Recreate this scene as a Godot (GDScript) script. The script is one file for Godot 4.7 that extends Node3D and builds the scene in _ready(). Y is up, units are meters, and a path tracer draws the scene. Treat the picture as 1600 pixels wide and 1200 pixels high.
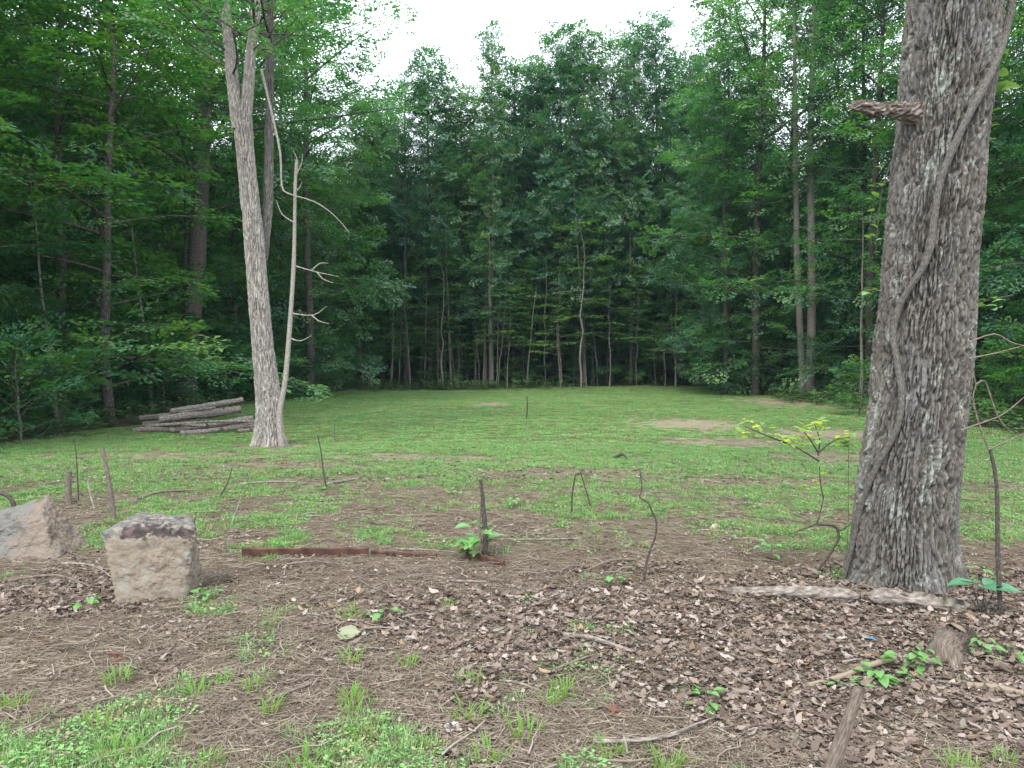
extends Node3D
# A grassy clearing in a deciduous wood under a white overcast sky, seen from its near edge.
# Distances run along -z; heights are metres above the clearing.

class Shape:
	var v := PackedVector3Array()
	var n := PackedVector3Array()
	var c := PackedColorArray()
	var uv := PackedVector2Array()
	var ix := PackedInt32Array()

	func tube(p: PackedVector3Array, r: PackedFloat32Array, sides: int, closed := true, col := Color.WHITE) -> void:
		var side := Vector3.RIGHT
		var along := 0.0
		var last := p.size() - 1
		for i in p.size():
			var dir: Vector3 = (p[mini(i + 1, last)] - p[maxi(i - 1, 0)]).normalized()
			if absf(side.dot(dir)) > 0.9:
				side = Vector3.FORWARD
			side = (side - dir * side.dot(dir)).normalized()
			var up := dir.cross(side)
			if i > 0:
				along += p[i].distance_to(p[i - 1])
			var first := v.size()
			for k in sides + 1:
				var a := TAU * k / sides
				var o := side * cos(a) + up * sin(a)
				v.append(p[i] + o * r[i])
				n.append(o)
				c.append(col)
				uv.append(Vector2(float(k) / sides * TAU * r[p.size() / 2], along))
				if i < last and k < sides:
					var q := first + k
					ix.append_array([q, q + sides + 1, q + 1, q + 1, q + sides + 1, q + sides + 2])
		if closed:
			for e in [0, last]:
				var dir: Vector3 = (p[e] - p[1 if e == 0 else last - 1]).normalized()
				var mid := v.size()
				v.append(p[e] + dir * r[e] * 0.15)
				n.append(dir)
				c.append(col)
				uv.append(Vector2.ZERO)
				var ring: int = mid - 1 - (sides + 1) if e == last else mid - (sides + 1) * (last + 1)
				for k in sides:
					ix.append_array([mid, ring + k + 1, ring + k] if e == last else [mid, ring + k, ring + k + 1])

	func done(m: Material, soft := true) -> ArrayMesh:
		var a := []
		a.resize(Mesh.ARRAY_MAX)
		a[Mesh.ARRAY_VERTEX] = v
		if soft and n.size() == v.size():
			a[Mesh.ARRAY_NORMAL] = n
		if c.size() == v.size():
			a[Mesh.ARRAY_COLOR] = c
		if uv.size() == v.size():
			a[Mesh.ARRAY_TEX_UV] = uv
		if ix.size():
			a[Mesh.ARRAY_INDEX] = ix
		var me := ArrayMesh.new()
		me.add_surface_from_arrays(Mesh.PRIMITIVE_TRIANGLES, a)
		me.surface_set_material(0, m)
		return me

var rng := RandomNumberGenerator.new()
var names := {}
var M := {}
var broad := FastNoiseLite.new()
var fine := FastNoiseLite.new()
var patch := FastNoiseLite.new()
var grit := FastNoiseLite.new()

# ---------------------------------------------------------------- naming

func numbered(called: String) -> String:
	var k: int = names.get(called, 0)
	names[called] = k + 1
	return called if k == 0 else "%s_%03d" % [called, k]

func tag(o: Node, label: String, category := "", group := "", kind := "") -> Node:
	o.set_meta("label", label)
	if category: o.set_meta("category", category)
	if group: o.set_meta("group", group)
	if kind: o.set_meta("kind", kind)
	return o

func thing(called: String, label: String, category: String, at := Vector3.ZERO, turn := 0.0, group := "") -> Node3D:
	var o := Node3D.new()
	o.name = numbered(called)
	add_child(o)
	o.position = at
	o.rotation.y = turn
	tag(o, label, category, group)
	return o

func part(called: String, me: Mesh, parent: Node, at := Transform3D()) -> MeshInstance3D:
	var o := MeshInstance3D.new()
	o.name = called
	o.mesh = me
	o.transform = at
	parent.add_child(o, true)
	return o

func solo(called: String, me: Mesh, label: String, category: String, at := Vector3.ZERO, turn := 0.0, group := "") -> MeshInstance3D:
	var o := MeshInstance3D.new()
	o.name = numbered(called)
	o.mesh = me
	add_child(o)
	o.position = at
	o.rotation.y = turn
	tag(o, label, category, group)
	return o

func copy(o: Node3D, at: Vector3, turn: float, size: Vector3, label: String, group := "") -> Node3D:
	var r: Node3D = o.duplicate()
	r.name = numbered(str(o.name).rstrip("_0123456789"))
	add_child(r)
	r.position = at
	r.rotation = Vector3(0, turn, 0)
	r.scale = size
	r.set_meta("label", label)
	if group: r.set_meta("group", group)
	elif r.has_meta("group"): r.remove_meta("group")
	return r

func stuff(called: String, me: Mesh, places: Array, colors: Array, label: String) -> void:
	var mm := MultiMesh.new()
	mm.transform_format = MultiMesh.TRANSFORM_3D
	mm.use_colors = colors.size() > 0
	mm.mesh = me
	mm.instance_count = places.size()
	for i in places.size():
		mm.set_instance_transform(i, places[i])
		if colors.size(): mm.set_instance_color(i, colors[i])
	var o := MultiMeshInstance3D.new()
	o.name = numbered(called)
	o.multimesh = mm
	add_child(o)
	tag(o, label, "", "", "stuff")

# ---------------------------------------------------------------- materials

func lin(r: float, g: float, b: float) -> Color:
	return Color(r, g, b).linear_to_srgb()

func mat(key: String, albedo: Color, rough := 0.9, tinted := false) -> StandardMaterial3D:
	var m := StandardMaterial3D.new()
	m.resource_name = key
	m.albedo_color = albedo
	m.roughness = rough
	m.metallic_specular = 0.3
	m.vertex_color_use_as_albedo = tinted
	M[key] = m
	return m

func leafy(key: String, albedo: Color, through: Color, rough := 0.42) -> StandardMaterial3D:
	var m := mat(key, albedo, rough, true)
	m.backlight_enabled = true
	m.backlight = through
	m.cull_mode = BaseMaterial3D.CULL_DISABLED
	m.metallic_specular = 0.5
	return m

func noise(seed_: int, freq: float, kind := FastNoiseLite.TYPE_SIMPLEX_SMOOTH, octaves := 3) -> FastNoiseLite:
	var n := FastNoiseLite.new()
	n.seed = seed_
	n.noise_type = kind
	n.frequency = freq
	n.fractal_type = FastNoiseLite.FRACTAL_FBM if octaves > 1 else FastNoiseLite.FRACTAL_NONE
	n.fractal_octaves = octaves
	return n

func cells(seed_: int, freq: float) -> FastNoiseLite:
	var n := noise(seed_, freq, FastNoiseLite.TYPE_CELLULAR, 1)
	n.cellular_return_type = FastNoiseLite.RETURN_DISTANCE2_SUB
	n.cellular_jitter = 1.0
	return n

func bark(key: String, seed_: int, dark: Color, pale: Color, across: float, along: float, relief: float) -> void:
	var h: Image = cells(seed_, 0.045).get_seamless_image(256, 256)
	var g: Image = noise(seed_ + 9, 0.05, FastNoiseLite.TYPE_SIMPLEX_SMOOTH, 4).get_seamless_image(256, 256)
	var im := Image.create(256, 256, false, Image.FORMAT_RGB8)
	for y in 256:
		for x in 256:
			im.set_pixel(x, y, dark.lerp(pale, clampf(g.get_pixel(x, y).r * 1.5 - 0.25, 0, 1)))
	var m := mat(key, Color.WHITE, 0.95)
	m.albedo_texture = ImageTexture.create_from_image(im)
	m.heightmap_enabled = true
	m.heightmap_texture = ImageTexture.create_from_image(h)
	m.heightmap_scale = relief
	m.uv1_scale = Vector3(across, along, 1)

# ---------------------------------------------------------------- ground

func height(x: float, d: float) -> float:
	var far := clampf((d - 34.0) / 12.0, 0, 1)
	return broad.get_noise_2d(x, d) * 0.05 + fine.get_noise_2d(x, d) * 0.014 + far * 0.3

func on(x: float, d: float, lift := 0.0) -> Vector3:
	return Vector3(x, height(x, d) + lift, -d)

func clearing(x: float, d: float) -> float:
	# 1 in the clearing, 0 on the forest floor
	var w := broad.get_noise_2d(x * 1.7 + 40, d * 1.7) * 1.6
	var a := smoothstep(-9.6, -8.2, x + w + maxf(0, 12.0 - d) * 0.5)
	var b := 1.0 - smoothstep(9.4, 11.0, x + w + maxf(0, d - 30.0) * 0.15)
	var e := 1.0 - smoothstep(34.5, 37.0, d + w - x * 0.3)
	return a * b * e

func spot(x: float, d: float, cx: float, cd: float, rx: float, rd: float) -> float:
	var q := Vector2((x - cx) / rx, (d - cd) / rd).length() + fine.get_noise_2d(x * 2.0, d * 2.0) * 0.9
	return 1.0 - smoothstep(0.6, 1.15, q)

func bare(x: float, d: float) -> float:
	var b := 0.0
	for s in [[4.1, 18.0, 1.5, 1.7], [4.1, 14.2, 1.3, 0.9], [5.6, 11.9, 1.7, 0.8], [6.6, 15.5, 1.4, 1.3], [5.9, 9.2, 1.2, 0.5], [-1.6, 11.9, 1.6, 0.5], [-3.2, 11.0, 1.4, 0.5], [-5.5, 12.2, 2.0, 0.6], [-2.2, 9.6, 1.2, 0.5], [0.9, 10.2, 1.6, 0.6], [3.1, 9.6, 1.2, 0.4], [-1.0, 8.6, 1.4, 0.7], [0.6, 6.7, 1.5, 0.8], [-4.3, 13.6, 0.7, 0.6], [9.4, 26.0, 1.8, 3.0], [-0.6, 25.0, 0.8, 1.0], [-0.4, 7.2, 1.0, 0.5], [3.6, 7.6, 0.8, 0.3]]:
		if absf(x - s[0]) > s[2] * 1.9 or absf(d - s[1]) > s[3] * 1.9: continue
		b = maxf(b, spot(x, d, s[0], s[1], s[2], s[3]))
	return b

func green(x: float, d: float) -> float:
	var p := patch.get_noise_2d(x, d) * 0.5 + 0.5
	var g := 0.0
	if d < 4.4:
		var left := 1.0 - smoothstep(-0.1, 1.1, x + (d - 3.0) * 0.5)
		g = left * 0.85 * smoothstep(0.44, 0.74, p + 0.12 * (1.0 - smoothstep(2.9, 3.9, d))) + (1.0 - left) * 0.45 * smoothstep(0.62, 0.75, p)
		g *= 1.0 - smoothstep(3.5, 4.3, d + x * 0.15) * 0.75
	elif d < 6.3:
		g = 0.55 * smoothstep(0.66, 0.8, p) + smoothstep(5.7, 6.3, d) * 0.25 * smoothstep(0.4, 0.6, p)
	else:
		var t := smoothstep(6.0, 11.5, d + x * 0.12)
		g = lerpf(smoothstep(0.36, 0.56, p) * 0.9, smoothstep(0.08, 0.36, p), t)
	return g * (1.0 - lerpf(0.72, 0.94, smoothstep(11.0, 14.0, d)) * bare(x, d)) * clearing(x, d)

func litter(x: float, d: float) -> float:
	var p := patch.get_noise_2d(x * 1.3 + 70, d * 1.3) * 0.5 + 0.5
	var c := smoothstep(3.1, 4.1, d + x * 0.32 + (p - 0.5) * 1.2) * (1.0 - smoothstep(5.0, 6.1, d - clampf(x * 0.1, 0, 0.3) + (p - 0.5) * 1.5))
	c *= 0.45 + 0.55 * smoothstep(-1.8, 0.6, x)
	c = maxf(c, 0.85 * spot(x, d, -3.0, 5.2, 0.9, 0.6))
	c = maxf(c, 0.8 * spot(x, d, 2.6, 5.0, 1.3, 0.9))
	c = maxf(c, 0.22 + 0.3 * smoothstep(0.45, 0.75, p))
	return maxf(c, (1.0 - clearing(x, d)) * 0.9)

func soil_color(x: float, d: float) -> Color:
	var p := patch.get_noise_2d(x * 0.8 - 30, d * 0.8) * 0.5 + 0.5
	var q := fine.get_noise_2d(x * 1.3, d * 1.3 + 90) * 0.5 + 0.5
	var c := Color(0.185, 0.14, 0.113).lerp(Color(0.265, 0.212, 0.172), p)
	c = c.lerp(Color(0.15, 0.115, 0.085), smoothstep(0.45, 0.75, q) * 0.6)
	c = c.lerp(Color(0.43, 0.36, 0.28), bare(x, d) * smoothstep(8.0, 12.0, d) * 0.9)
	c = c.lerp(Color(0.14, 0.19, 0.07), green(x, d) * 0.8)
	return c

func make_ground() -> void:
	var xs := [0.0]
	var step := 0.05
	while xs[-1] < 160.0:
		if xs[-1] > 5.5: step *= 1.09
		xs.append(xs[-1] + step)
	var cols := PackedFloat32Array()
	for i in range(xs.size() - 1, 0, -1): cols.append(-xs[i])
	for x in xs: cols.append(x)
	var rows := PackedFloat32Array([-60.0, -30.0, -15.0, -8.0, -4.0, -1.5, 0.0, 1.0, 1.8, 2.3])
	while rows[-1] < 170.0:
		rows.append(rows[-1] + 0.045 + maxf(0, rows[-1] - 4.5) * 0.017)
	var s := Shape.new()
	var w := cols.size()
	for j in rows.size():
		for i in w:
			var x := cols[i]
			var d := rows[j]
			s.v.append(Vector3(x, height(x, d), -d))
			s.c.append(soil_color(x, d) if d < 60 and absf(x) < 60 else Color(0.20, 0.155, 0.12))
			if i and j:
				var q := j * w + i
				s.ix.append_array([q - w - 1, q, q - w, q - w - 1, q - 1, q])
	var st := SurfaceTool.new()
	st.create_from_arrays(arrays_of(s))
	st.generate_normals()
	var g: Image = noise(5, 0.03, FastNoiseLite.TYPE_SIMPLEX_SMOOTH, 5).get_seamless_image(1024, 1024)
	var f: Image = noise(6, 0.16, FastNoiseLite.TYPE_SIMPLEX, 2).get_seamless_image(1024, 1024)
	var im := Image.create(1024, 1024, false, Image.FORMAT_RGB8)
	for y in 1024:
		for x in 1024:
			var a := 0.72 + 0.28 * g.get_pixel(x, y).r + (f.get_pixel(x, y).r - 0.5) * 0.5
			im.set_pixel(x, y, Color(a, a * 0.985, a * 0.96))
	var m := mat("soil", Color.WHITE, 1.0, true)
	m.albedo_texture = ImageTexture.create_from_image(im)
	m.heightmap_enabled = true
	m.heightmap_texture = ImageTexture.create_from_image(f)
	m.heightmap_scale = 0.8
	m.uv1_triplanar = true
	m.uv1_world_triplanar = true
	m.uv1_scale = Vector3(0.9, 0.9, 0.9)
	m.metallic_specular = 0.1
	var o := MeshInstance3D.new()
	o.name = "ground"
	o.mesh = st.commit()
	o.mesh.surface_set_material(0, m)
	add_child(o)
	tag(o, "ground of bare soil and thin grass running back into the wood", "", "", "structure")

func arrays_of(s: Shape) -> Array:
	var a := []
	a.resize(Mesh.ARRAY_MAX)
	a[Mesh.ARRAY_VERTEX] = s.v
	a[Mesh.ARRAY_COLOR] = s.c
	a[Mesh.ARRAY_INDEX] = s.ix
	return a

func cover_mesh(make: Callable, m: Material) -> ArrayMesh:
	var s := Shape.new()
	make.call(s)
	return s.done(m, false)

func blade(s: Shape, base: Vector3, az: float, tall: float, lean: float, wide: float) -> void:
	var out := Vector3(cos(az), 0, sin(az))
	var side := Vector3(-out.z, 0, out.x) * wide * 0.5
	var a := base
	var b := base + out * lean * 0.35 + Vector3.UP * tall * 0.62
	var c := base + out * lean + Vector3.UP * tall
	s.v.append_array([a - side, a + side, b + side * 0.8, a - side, b + side * 0.8, b - side * 0.8, b - side * 0.8, b + side * 0.8, c])

func tuft(s: Shape, count: int, tall: float, spread: float, wide: float) -> void:
	for i in count:
		var a := rng.randf() * TAU
		var r := sqrt(rng.randf()) * spread
		blade(s, Vector3(cos(a) * r, -0.01, sin(a) * r), a + rng.randf_range(-0.9, 0.9), tall * rng.randf_range(0.45, 1.1), tall * rng.randf_range(0.1, 0.9), wide * rng.randf_range(0.7, 1.3))

func rosette(s: Shape, count: int, spread: float, size: float) -> void:
	for i in count:
		var a := rng.randf() * TAU
		var r := sqrt(rng.randf()) * spread
		var p := Vector3(cos(a) * r, rng.randf_range(0.01, 0.05), sin(a) * r)
		kite(s.v, p, Vector3(cos(a), rng.randf_range(-0.1, 0.5), sin(a)).normalized(), Vector3(rng.randf_range(-0.4, 0.4), 1, rng.randf_range(-0.4, 0.4)).normalized(), size * rng.randf_range(0.6, 1.2), 0.62)

func kite(v: PackedVector3Array, p: Vector3, dir: Vector3, up: Vector3, size: float, broadness: float) -> void:
	var side := dir.cross(up).normalized() * size * broadness * 0.5
	var mid := p + dir * size * 0.42 + up * size * 0.06
	var tip := p + dir * size - up * size * 0.05
	v.append_array([p, mid - side, tip, p, tip, mid + side])

func dead_leaf(s: Shape, size: float, curl: float, broadness: float) -> void:
	# a curled oval leaf, three strips long
	var old := [Vector3.ZERO, Vector3.ZERO]
	for i in 7:
		var t := i / 6.0
		var half := size * broadness * 0.5 * sin(PI * clampf(t * 0.92 + 0.04, 0, 1)) * (1.0 + (0.32 if i % 2 else -0.28) * (1.0 if broadness > 0.5 else 0.2))
		var mid := Vector3((t - 0.5) * size, curl * size * (pow(t - 0.5, 2) * 1.6), 0.06 * size * sin(t * 5.0))
		var now := [mid + Vector3(0, curl * half * 0.8, -half), mid + Vector3(0, curl * half * 0.5 * (1.0 if i % 2 else -0.4), half)]
		if i: s.v.append_array([old[0], now[0], now[1], old[0], now[1], old[1]])
		old = now

func make_cover() -> void:
	var lm := leafy("grass_blade", lin(1, 1, 1), Color(0.6, 0.7, 0.3), 0.7)
	var dm := mat("dead_leaf", Color.WHITE, 0.95, true)
	dm.metallic_specular = 0.15
	dm.cull_mode = BaseMaterial3D.CULL_DISABLED
	var tall_tufts := []
	for k in 3: tall_tufts.append(cover_mesh(func(s: Shape): tuft(s, 22, 0.075, 0.055, 0.0055), lm))
	var lawn_tufts := []
	for k in 3: lawn_tufts.append(cover_mesh(func(s: Shape): tuft(s, 40, 0.042, 0.14, 0.010), lm))
	var weeds := []
	for k in 3: weeds.append(cover_mesh(func(s: Shape): rosette(s, 22, 0.085, 0.031), lm))
	var places := [[], [], [], [], [], [], [], [], []]
	var tints := [[], [], [], [], [], [], [], [], []]
	# near green: d 2.8 .. 13
	for i in 76000:
		var d := 2.7 + 11.5 * pow(rng.randf(), 1.15)
		var x := rng.randf_range(-1, 1) * (0.72 * d + 0.7)
		var g := green(x, d)
		if rng.randf() > g * g * 0.9 + g * 0.08: continue
		var k := rng.randi() % 3 + (6 if rng.randf() < 0.25 else 0)
		var sz := rng.randf_range(0.45, 1.0) * (0.75 if k > 5 else 0.8)
		places[k].append(Transform3D(Basis(Vector3.UP, rng.randf() * TAU).scaled(Vector3(sz, sz * rng.randf_range(0.7, 1.2), sz)), on(x, d)))
		tints[k].append(grass_tint(x, d))
	# the lawn beyond
	for i in 46000:
		var d := 9.5 + 28.0 * pow(rng.randf(), 1.05)
		var x := rng.randf_range(-11, 12.5)
		if absf(x) > 0.75 * d + 1: continue
		if rng.randf() > green(x, d) * smoothstep(9.0, 13.0, d): continue
		var k := 3 + rng.randi() % 3
		var sz := rng.randf_range(0.6, 1.15)
		places[k].append(Transform3D(Basis(Vector3.UP, rng.randf() * TAU).scaled(Vector3(sz, sz * rng.randf_range(0.5, 1.1), sz)), on(x, d)))
		tints[k].append(grass_tint(x, d))
	for k in 9:
		var called: String = ["grass", "lawn_grass", "clover"][k / 3]
		var label: String = ["short thin grass sprouting through the bare front ground", "short green grass covering the middle of the clearing", "low broad leaved weeds creeping over the near ground"][k / 3]
		stuff(called, [tall_tufts, lawn_tufts, weeds][k / 3][k % 3], places[k], tints[k], label)
	# fallen leaves
	var leaves := []
	for k in 5: leaves.append(cover_mesh(func(s: Shape): dead_leaf(s, [0.058, 0.045, 0.072, 0.036, 0.055][k], [0.5, -0.6, 0.35, 0.9, 0.15][k], [0.5, 0.62, 0.42, 0.55, 0.7][k]), dm))
	var lp := [[], [], [], [], []]
	var lt := [[], [], [], [], []]
	for i in 150000:
		var d := 2.7 + 9.0 * pow(rng.randf(), 1.3)
		var x := rng.randf_range(-1, 1) * (0.7 * d + 0.5)
		if i > 138000:
			d = rng.randf_range(10, 46)
			x = rng.randf_range(-1, 1) * 16.0
			if clearing(x, d) > 0.5: continue
		var l := litter(x, d) * (1.0 - 0.4 * green(x, d))
		if rng.randf() > l * 0.95 + 0.03: continue
		var k := rng.randi() % 5
		var b := Basis(Vector3.UP, rng.randf() * TAU) * Basis(Vector3.RIGHT, rng.randf_range(-0.45, 0.45)) * Basis(Vector3.FORWARD, rng.randf_range(-0.4, 0.4))
		var sz := (0.3 + 0.95 * pow(rng.randf(), 1.6)) * (0.95 if d < 9.5 else 1.8) * (0.55 + 0.45 * smoothstep(0.3, 0.7, l))
		lp[k].append(Transform3D(b.scaled(Vector3.ONE * sz), on(x, d, rng.randf_range(0.002, 0.012 + 0.025 * l))))
		var tone := rng.randf()
		var c := Color(0.142, 0.102, 0.083).lerp(Color(0.32, 0.258, 0.226), tone * tone)
		if rng.randf() < 0.22: c = Color(0.115, 0.085, 0.07)
		elif rng.randf() < 0.04: c = Color(0.24, 0.165, 0.105)
		elif rng.randf() < 0.05: c = Color(0.255, 0.225, 0.20)
		lt[k].append(c * rng.randf_range(0.6, 1.1))
	for k in 5: stuff("fallen_leaves", leaves[k], lp[k], lt[k], "brown and grey fallen leaves littering the ground")
	# straw, bark shreds and small twigs
	var straw := []
	for k in 3: straw.append(cover_mesh(func(s: Shape):
		for j in 5:
			var a := rng.randf() * TAU
			var p := Vector3(rng.randf_range(-0.06, 0.06), rng.randf_range(0.003, 0.02), rng.randf_range(-0.06, 0.06))
			var dir := Vector3(cos(a), rng.randf_range(-0.08, 0.12), sin(a)) * rng.randf_range(0.03, 0.085)
			var side := Vector3(-sin(a), 0.3, cos(a)) * rng.randf_range(0.0014, 0.003)
			s.v.append_array([p - dir - side, p + dir - side * 0.5, p + dir + side * 0.5, p - dir - side, p + dir + side * 0.5, p - dir + side]), dm))
	var sp := [[], [], []]
	var stt := [[], [], []]
	for i in 60000:
		var d := 2.7 + 12.0 * pow(rng.randf(), 1.25)
		var x := rng.randf_range(-1, 1) * (0.7 * d + 0.5)
		if rng.randf() > 0.75 * (1.0 - 0.7 * green(x, d)): continue
		var k := rng.randi() % 3
		sp[k].append(Transform3D(Basis(Vector3.UP, rng.randf() * TAU).scaled(Vector3.ONE * rng.randf_range(0.45, 1.0)), on(x, d, 0.004)))
		stt[k].append(Color(0.15, 0.115, 0.09).lerp(Color(0.31, 0.255, 0.195), pow(rng.randf(), 1.5)) * rng.randf_range(0.55, 1.1))
	for k in 3: stuff("dead_straw", straw[k], sp[k], stt[k], "dry straw and shredded bark scattered over the soil")
	# fallen twigs
	var wood := mat("twig_wood", Color.WHITE, 0.9, true)
	var tw := []
	for k in 3:
		var s := Shape.new()
		var p := PackedVector3Array()
		var r := PackedFloat32Array()
		for j in 5:
			p.append(Vector3((j - 2) * 0.06, rng.randf_range(0, 0.02), rng.randf_range(-0.02, 0.02)))
			r.append(0.0045 - j * 0.0006)
		s.tube(p, r, 5)
		tw.append(s.done(wood))
	var tp := [[], [], []]
	var tt := [[], [], []]
	for i in 620:
		var d := 2.8 + 9.0 * pow(rng.randf(), 1.2)
		var x := rng.randf_range(-1, 1) * (0.7 * d + 0.4)
		var k := rng.randi() % 3
		tp[k].append(Transform3D(Basis(Vector3.UP, rng.randf() * TAU).scaled(Vector3.ONE * rng.randf_range(0.4, 1.4)), on(x, d, 0.012)))
		tt[k].append(Color(0.09, 0.07, 0.058).lerp(Color(0.27, 0.225, 0.19), rng.randf()))
	for k in 3: stuff("fallen_twigs", tw[k], tp[k], tt[k], "thin broken twigs lying among the fallen leaves")
	# low plants along the forest edge
	var ferny := []
	for k in 3: ferny.append(cover_mesh(func(s: Shape):
		for j in 26:
			var a := rng.randf() * TAU
			var p := Vector3(rng.randf_range(-0.25, 0.25), rng.randf_range(0.05, 0.38), rng.randf_range(-0.25, 0.25))
			kite(s.v, p, Vector3(cos(a), rng.randf_range(-0.3, 0.2), sin(a)).normalized(), Vector3(rng.randf_range(-0.4, 0.4), 1, rng.randf_range(-0.4, 0.4)).normalized(), rng.randf_range(0.09, 0.18), 0.55), lm))
	var fp := [[], [], []]
	var ft := [[], [], []]
	for i in 17000:
		var d := rng.randf_range(12, 44)
		var x := rng.randf_range(-15, 16)
		if absf(x) > 0.75 * d + 1: continue
		var e := clearing(x, d)
		var near_edge := (1.0 - e) * (1.0 if e > 0.02 else 0.28)
		if rng.randf() > near_edge * 0.75: continue
		var k := rng.randi() % 3
		fp[k].append(Transform3D(Basis(Vector3.UP, rng.randf() * TAU).scaled(Vector3.ONE * rng.randf_range(0.5, 1.3)), on(x, d)))
		ft[k].append(Color(0.05, 0.105, 0.035).lerp(Color(0.085, 0.16, 0.045), rng.randf()))
	for k in 3: stuff("undergrowth", ferny[k], fp[k], ft[k], "low leafy undergrowth along the edge of the wood")

func grass_tint(x: float, d: float) -> Color:
	var p := patch.get_noise_2d(x * 0.6 + 10, d * 0.6) * 0.5 + 0.5
	var c := Color(0.108, 0.25, 0.06).lerp(Color(0.21, 0.365, 0.125), p * 0.55 + rng.randf() * 0.45)
	if rng.randf() < 0.14: c = Color(0.30, 0.26, 0.14)
	return c * rng.randf_range(0.85, 1.15)

# ---------------------------------------------------------------- foliage and trees

var sprays := {}

func make_spray(key: String, leaves: int, length: float, width: float, size: float, broadness: float, tilt: float, tints: Array) -> void:
	# a leafy twig along +x, in four shapes and several tints
	var set_v := []
	var set_c := []
	for k in 4:
		var v := PackedVector3Array()
		for i in leaves:
			var t := sqrt((i + rng.randf()) / leaves)
			var side := 1.0 if i % 2 else -1.0
			var off := side * rng.randf() * width * 0.5 * (1.15 - 0.55 * t)
			var p := Vector3(t * length, -0.10 * length * t * t + rng.randf_range(-1, 1) * tilt * 0.16 * length, off)
			var az := side * rng.randf_range(0.2, 1.15)
			var dir := Vector3(cos(az), rng.randf_range(-0.45, 0.2) * (0.5 + tilt), sin(az)).normalized()
			var up := Vector3(rng.randf_range(-1, 1) * tilt, 1, rng.randf_range(-1, 1) * tilt).normalized()
			kite(v, p, dir, up, size * rng.randf_range(0.65, 1.2), broadness)
		set_v.append(v)
		var cs := []
		for tint in tints:
			var c := PackedColorArray()
			for i in leaves:
				var q: Color = tint * rng.randf_range(0.75, 1.25)
				q.r *= rng.randf_range(0.85, 1.2)
				for j in 6: c.append(q)
			cs.append(c)
		set_c.append(cs)
	sprays[key] = [set_v, set_c]

func make_tufts(key: String, needles: int, size: float, tints: Array) -> void:
	var set_v := []
	var set_c := []
	for k in 4:
		var v := PackedVector3Array()
		for i in needles:
			var p := Vector3(rng.randf() * 0.45, rng.randf_range(-0.08, 0.08), rng.randf_range(-0.15, 0.15))
			var dir := Vector3(rng.randf_range(-0.2, 1), rng.randf_range(-0.3, 0.9), rng.randf_range(-0.9, 0.9)).normalized()
			var side := dir.cross(Vector3(rng.randf(), rng.randf(), rng.randf())).normalized() * 0.007
			v.append_array([p - side, p + side, p + dir * size * rng.randf_range(0.7, 1.2)])
		set_v.append(v)
		var cs := []
		for tint in tints:
			var c := PackedColorArray()
			for i in needles:
				var q: Color = tint * rng.randf_range(0.75, 1.25)
				for j in 3: c.append(q)
			cs.append(c)
		set_c.append(cs)
	sprays[key] = [set_v, set_c]

func spray(lf: Shape, key: String, at: Vector3, dir: Vector3, size: float, level: float) -> void:
	var d := dir
	d.y *= 1.0 - level
	if d.length() < 0.05: d = Vector3(1, 0, 0)
	d = d.normalized()
	var side := d.cross(Vector3.UP)
	side = side.normalized() if side.length() > 0.05 else Vector3.FORWARD
	var b := Basis(d, side.cross(d).normalized(), side)
	b = b * Basis(Vector3.RIGHT, rng.randf_range(-1, 1) * (1.0 - level) * 0.9)
	var s: Array = sprays[key]
	var k := rng.randi() % 4
	lf.v.append_array(Transform3D(b.scaled(Vector3.ONE * size), at) * (s[0][k] as PackedVector3Array))
	var cs: Array = s[1][k]
	lf.c.append_array(cs[rng.randi() % cs.size()])

func along(p: PackedVector3Array, t: float) -> Vector3:
	var f := clampf(t, 0, 1) * (p.size() - 1)
	var i := mini(int(f), p.size() - 2)
	return p[i].lerp(p[i + 1], f - i)

func along_r(r: PackedFloat32Array, t: float) -> float:
	var f := clampf(t, 0, 1) * (r.size() - 1)
	var i := mini(int(f), r.size() - 2)
	return lerpf(r[i], r[i + 1], f - i)

func outline(kind: String, t: float) -> float:
	match kind:
		"column": return 0.35 + 0.65 * pow(sin(PI * clampf(0.12 + t * 0.86, 0, 1)), 0.7)
		"dome": return sqrt(maxf(0.02, 1.0 - pow(t * 1.02 - 0.28, 2) / 0.56))
		"spire": return pow(1.0 - t, 0.75) * 0.92 + 0.08
		"layers": return (0.8 + 0.2 * sin(t * 30.0)) * (1.0 - pow(t, 2.2) * 0.85)
		"vase": return 0.45 + 0.55 * sin(PI * clampf(t * 0.85 + 0.1, 0, 1))
	return 1.0

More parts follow.
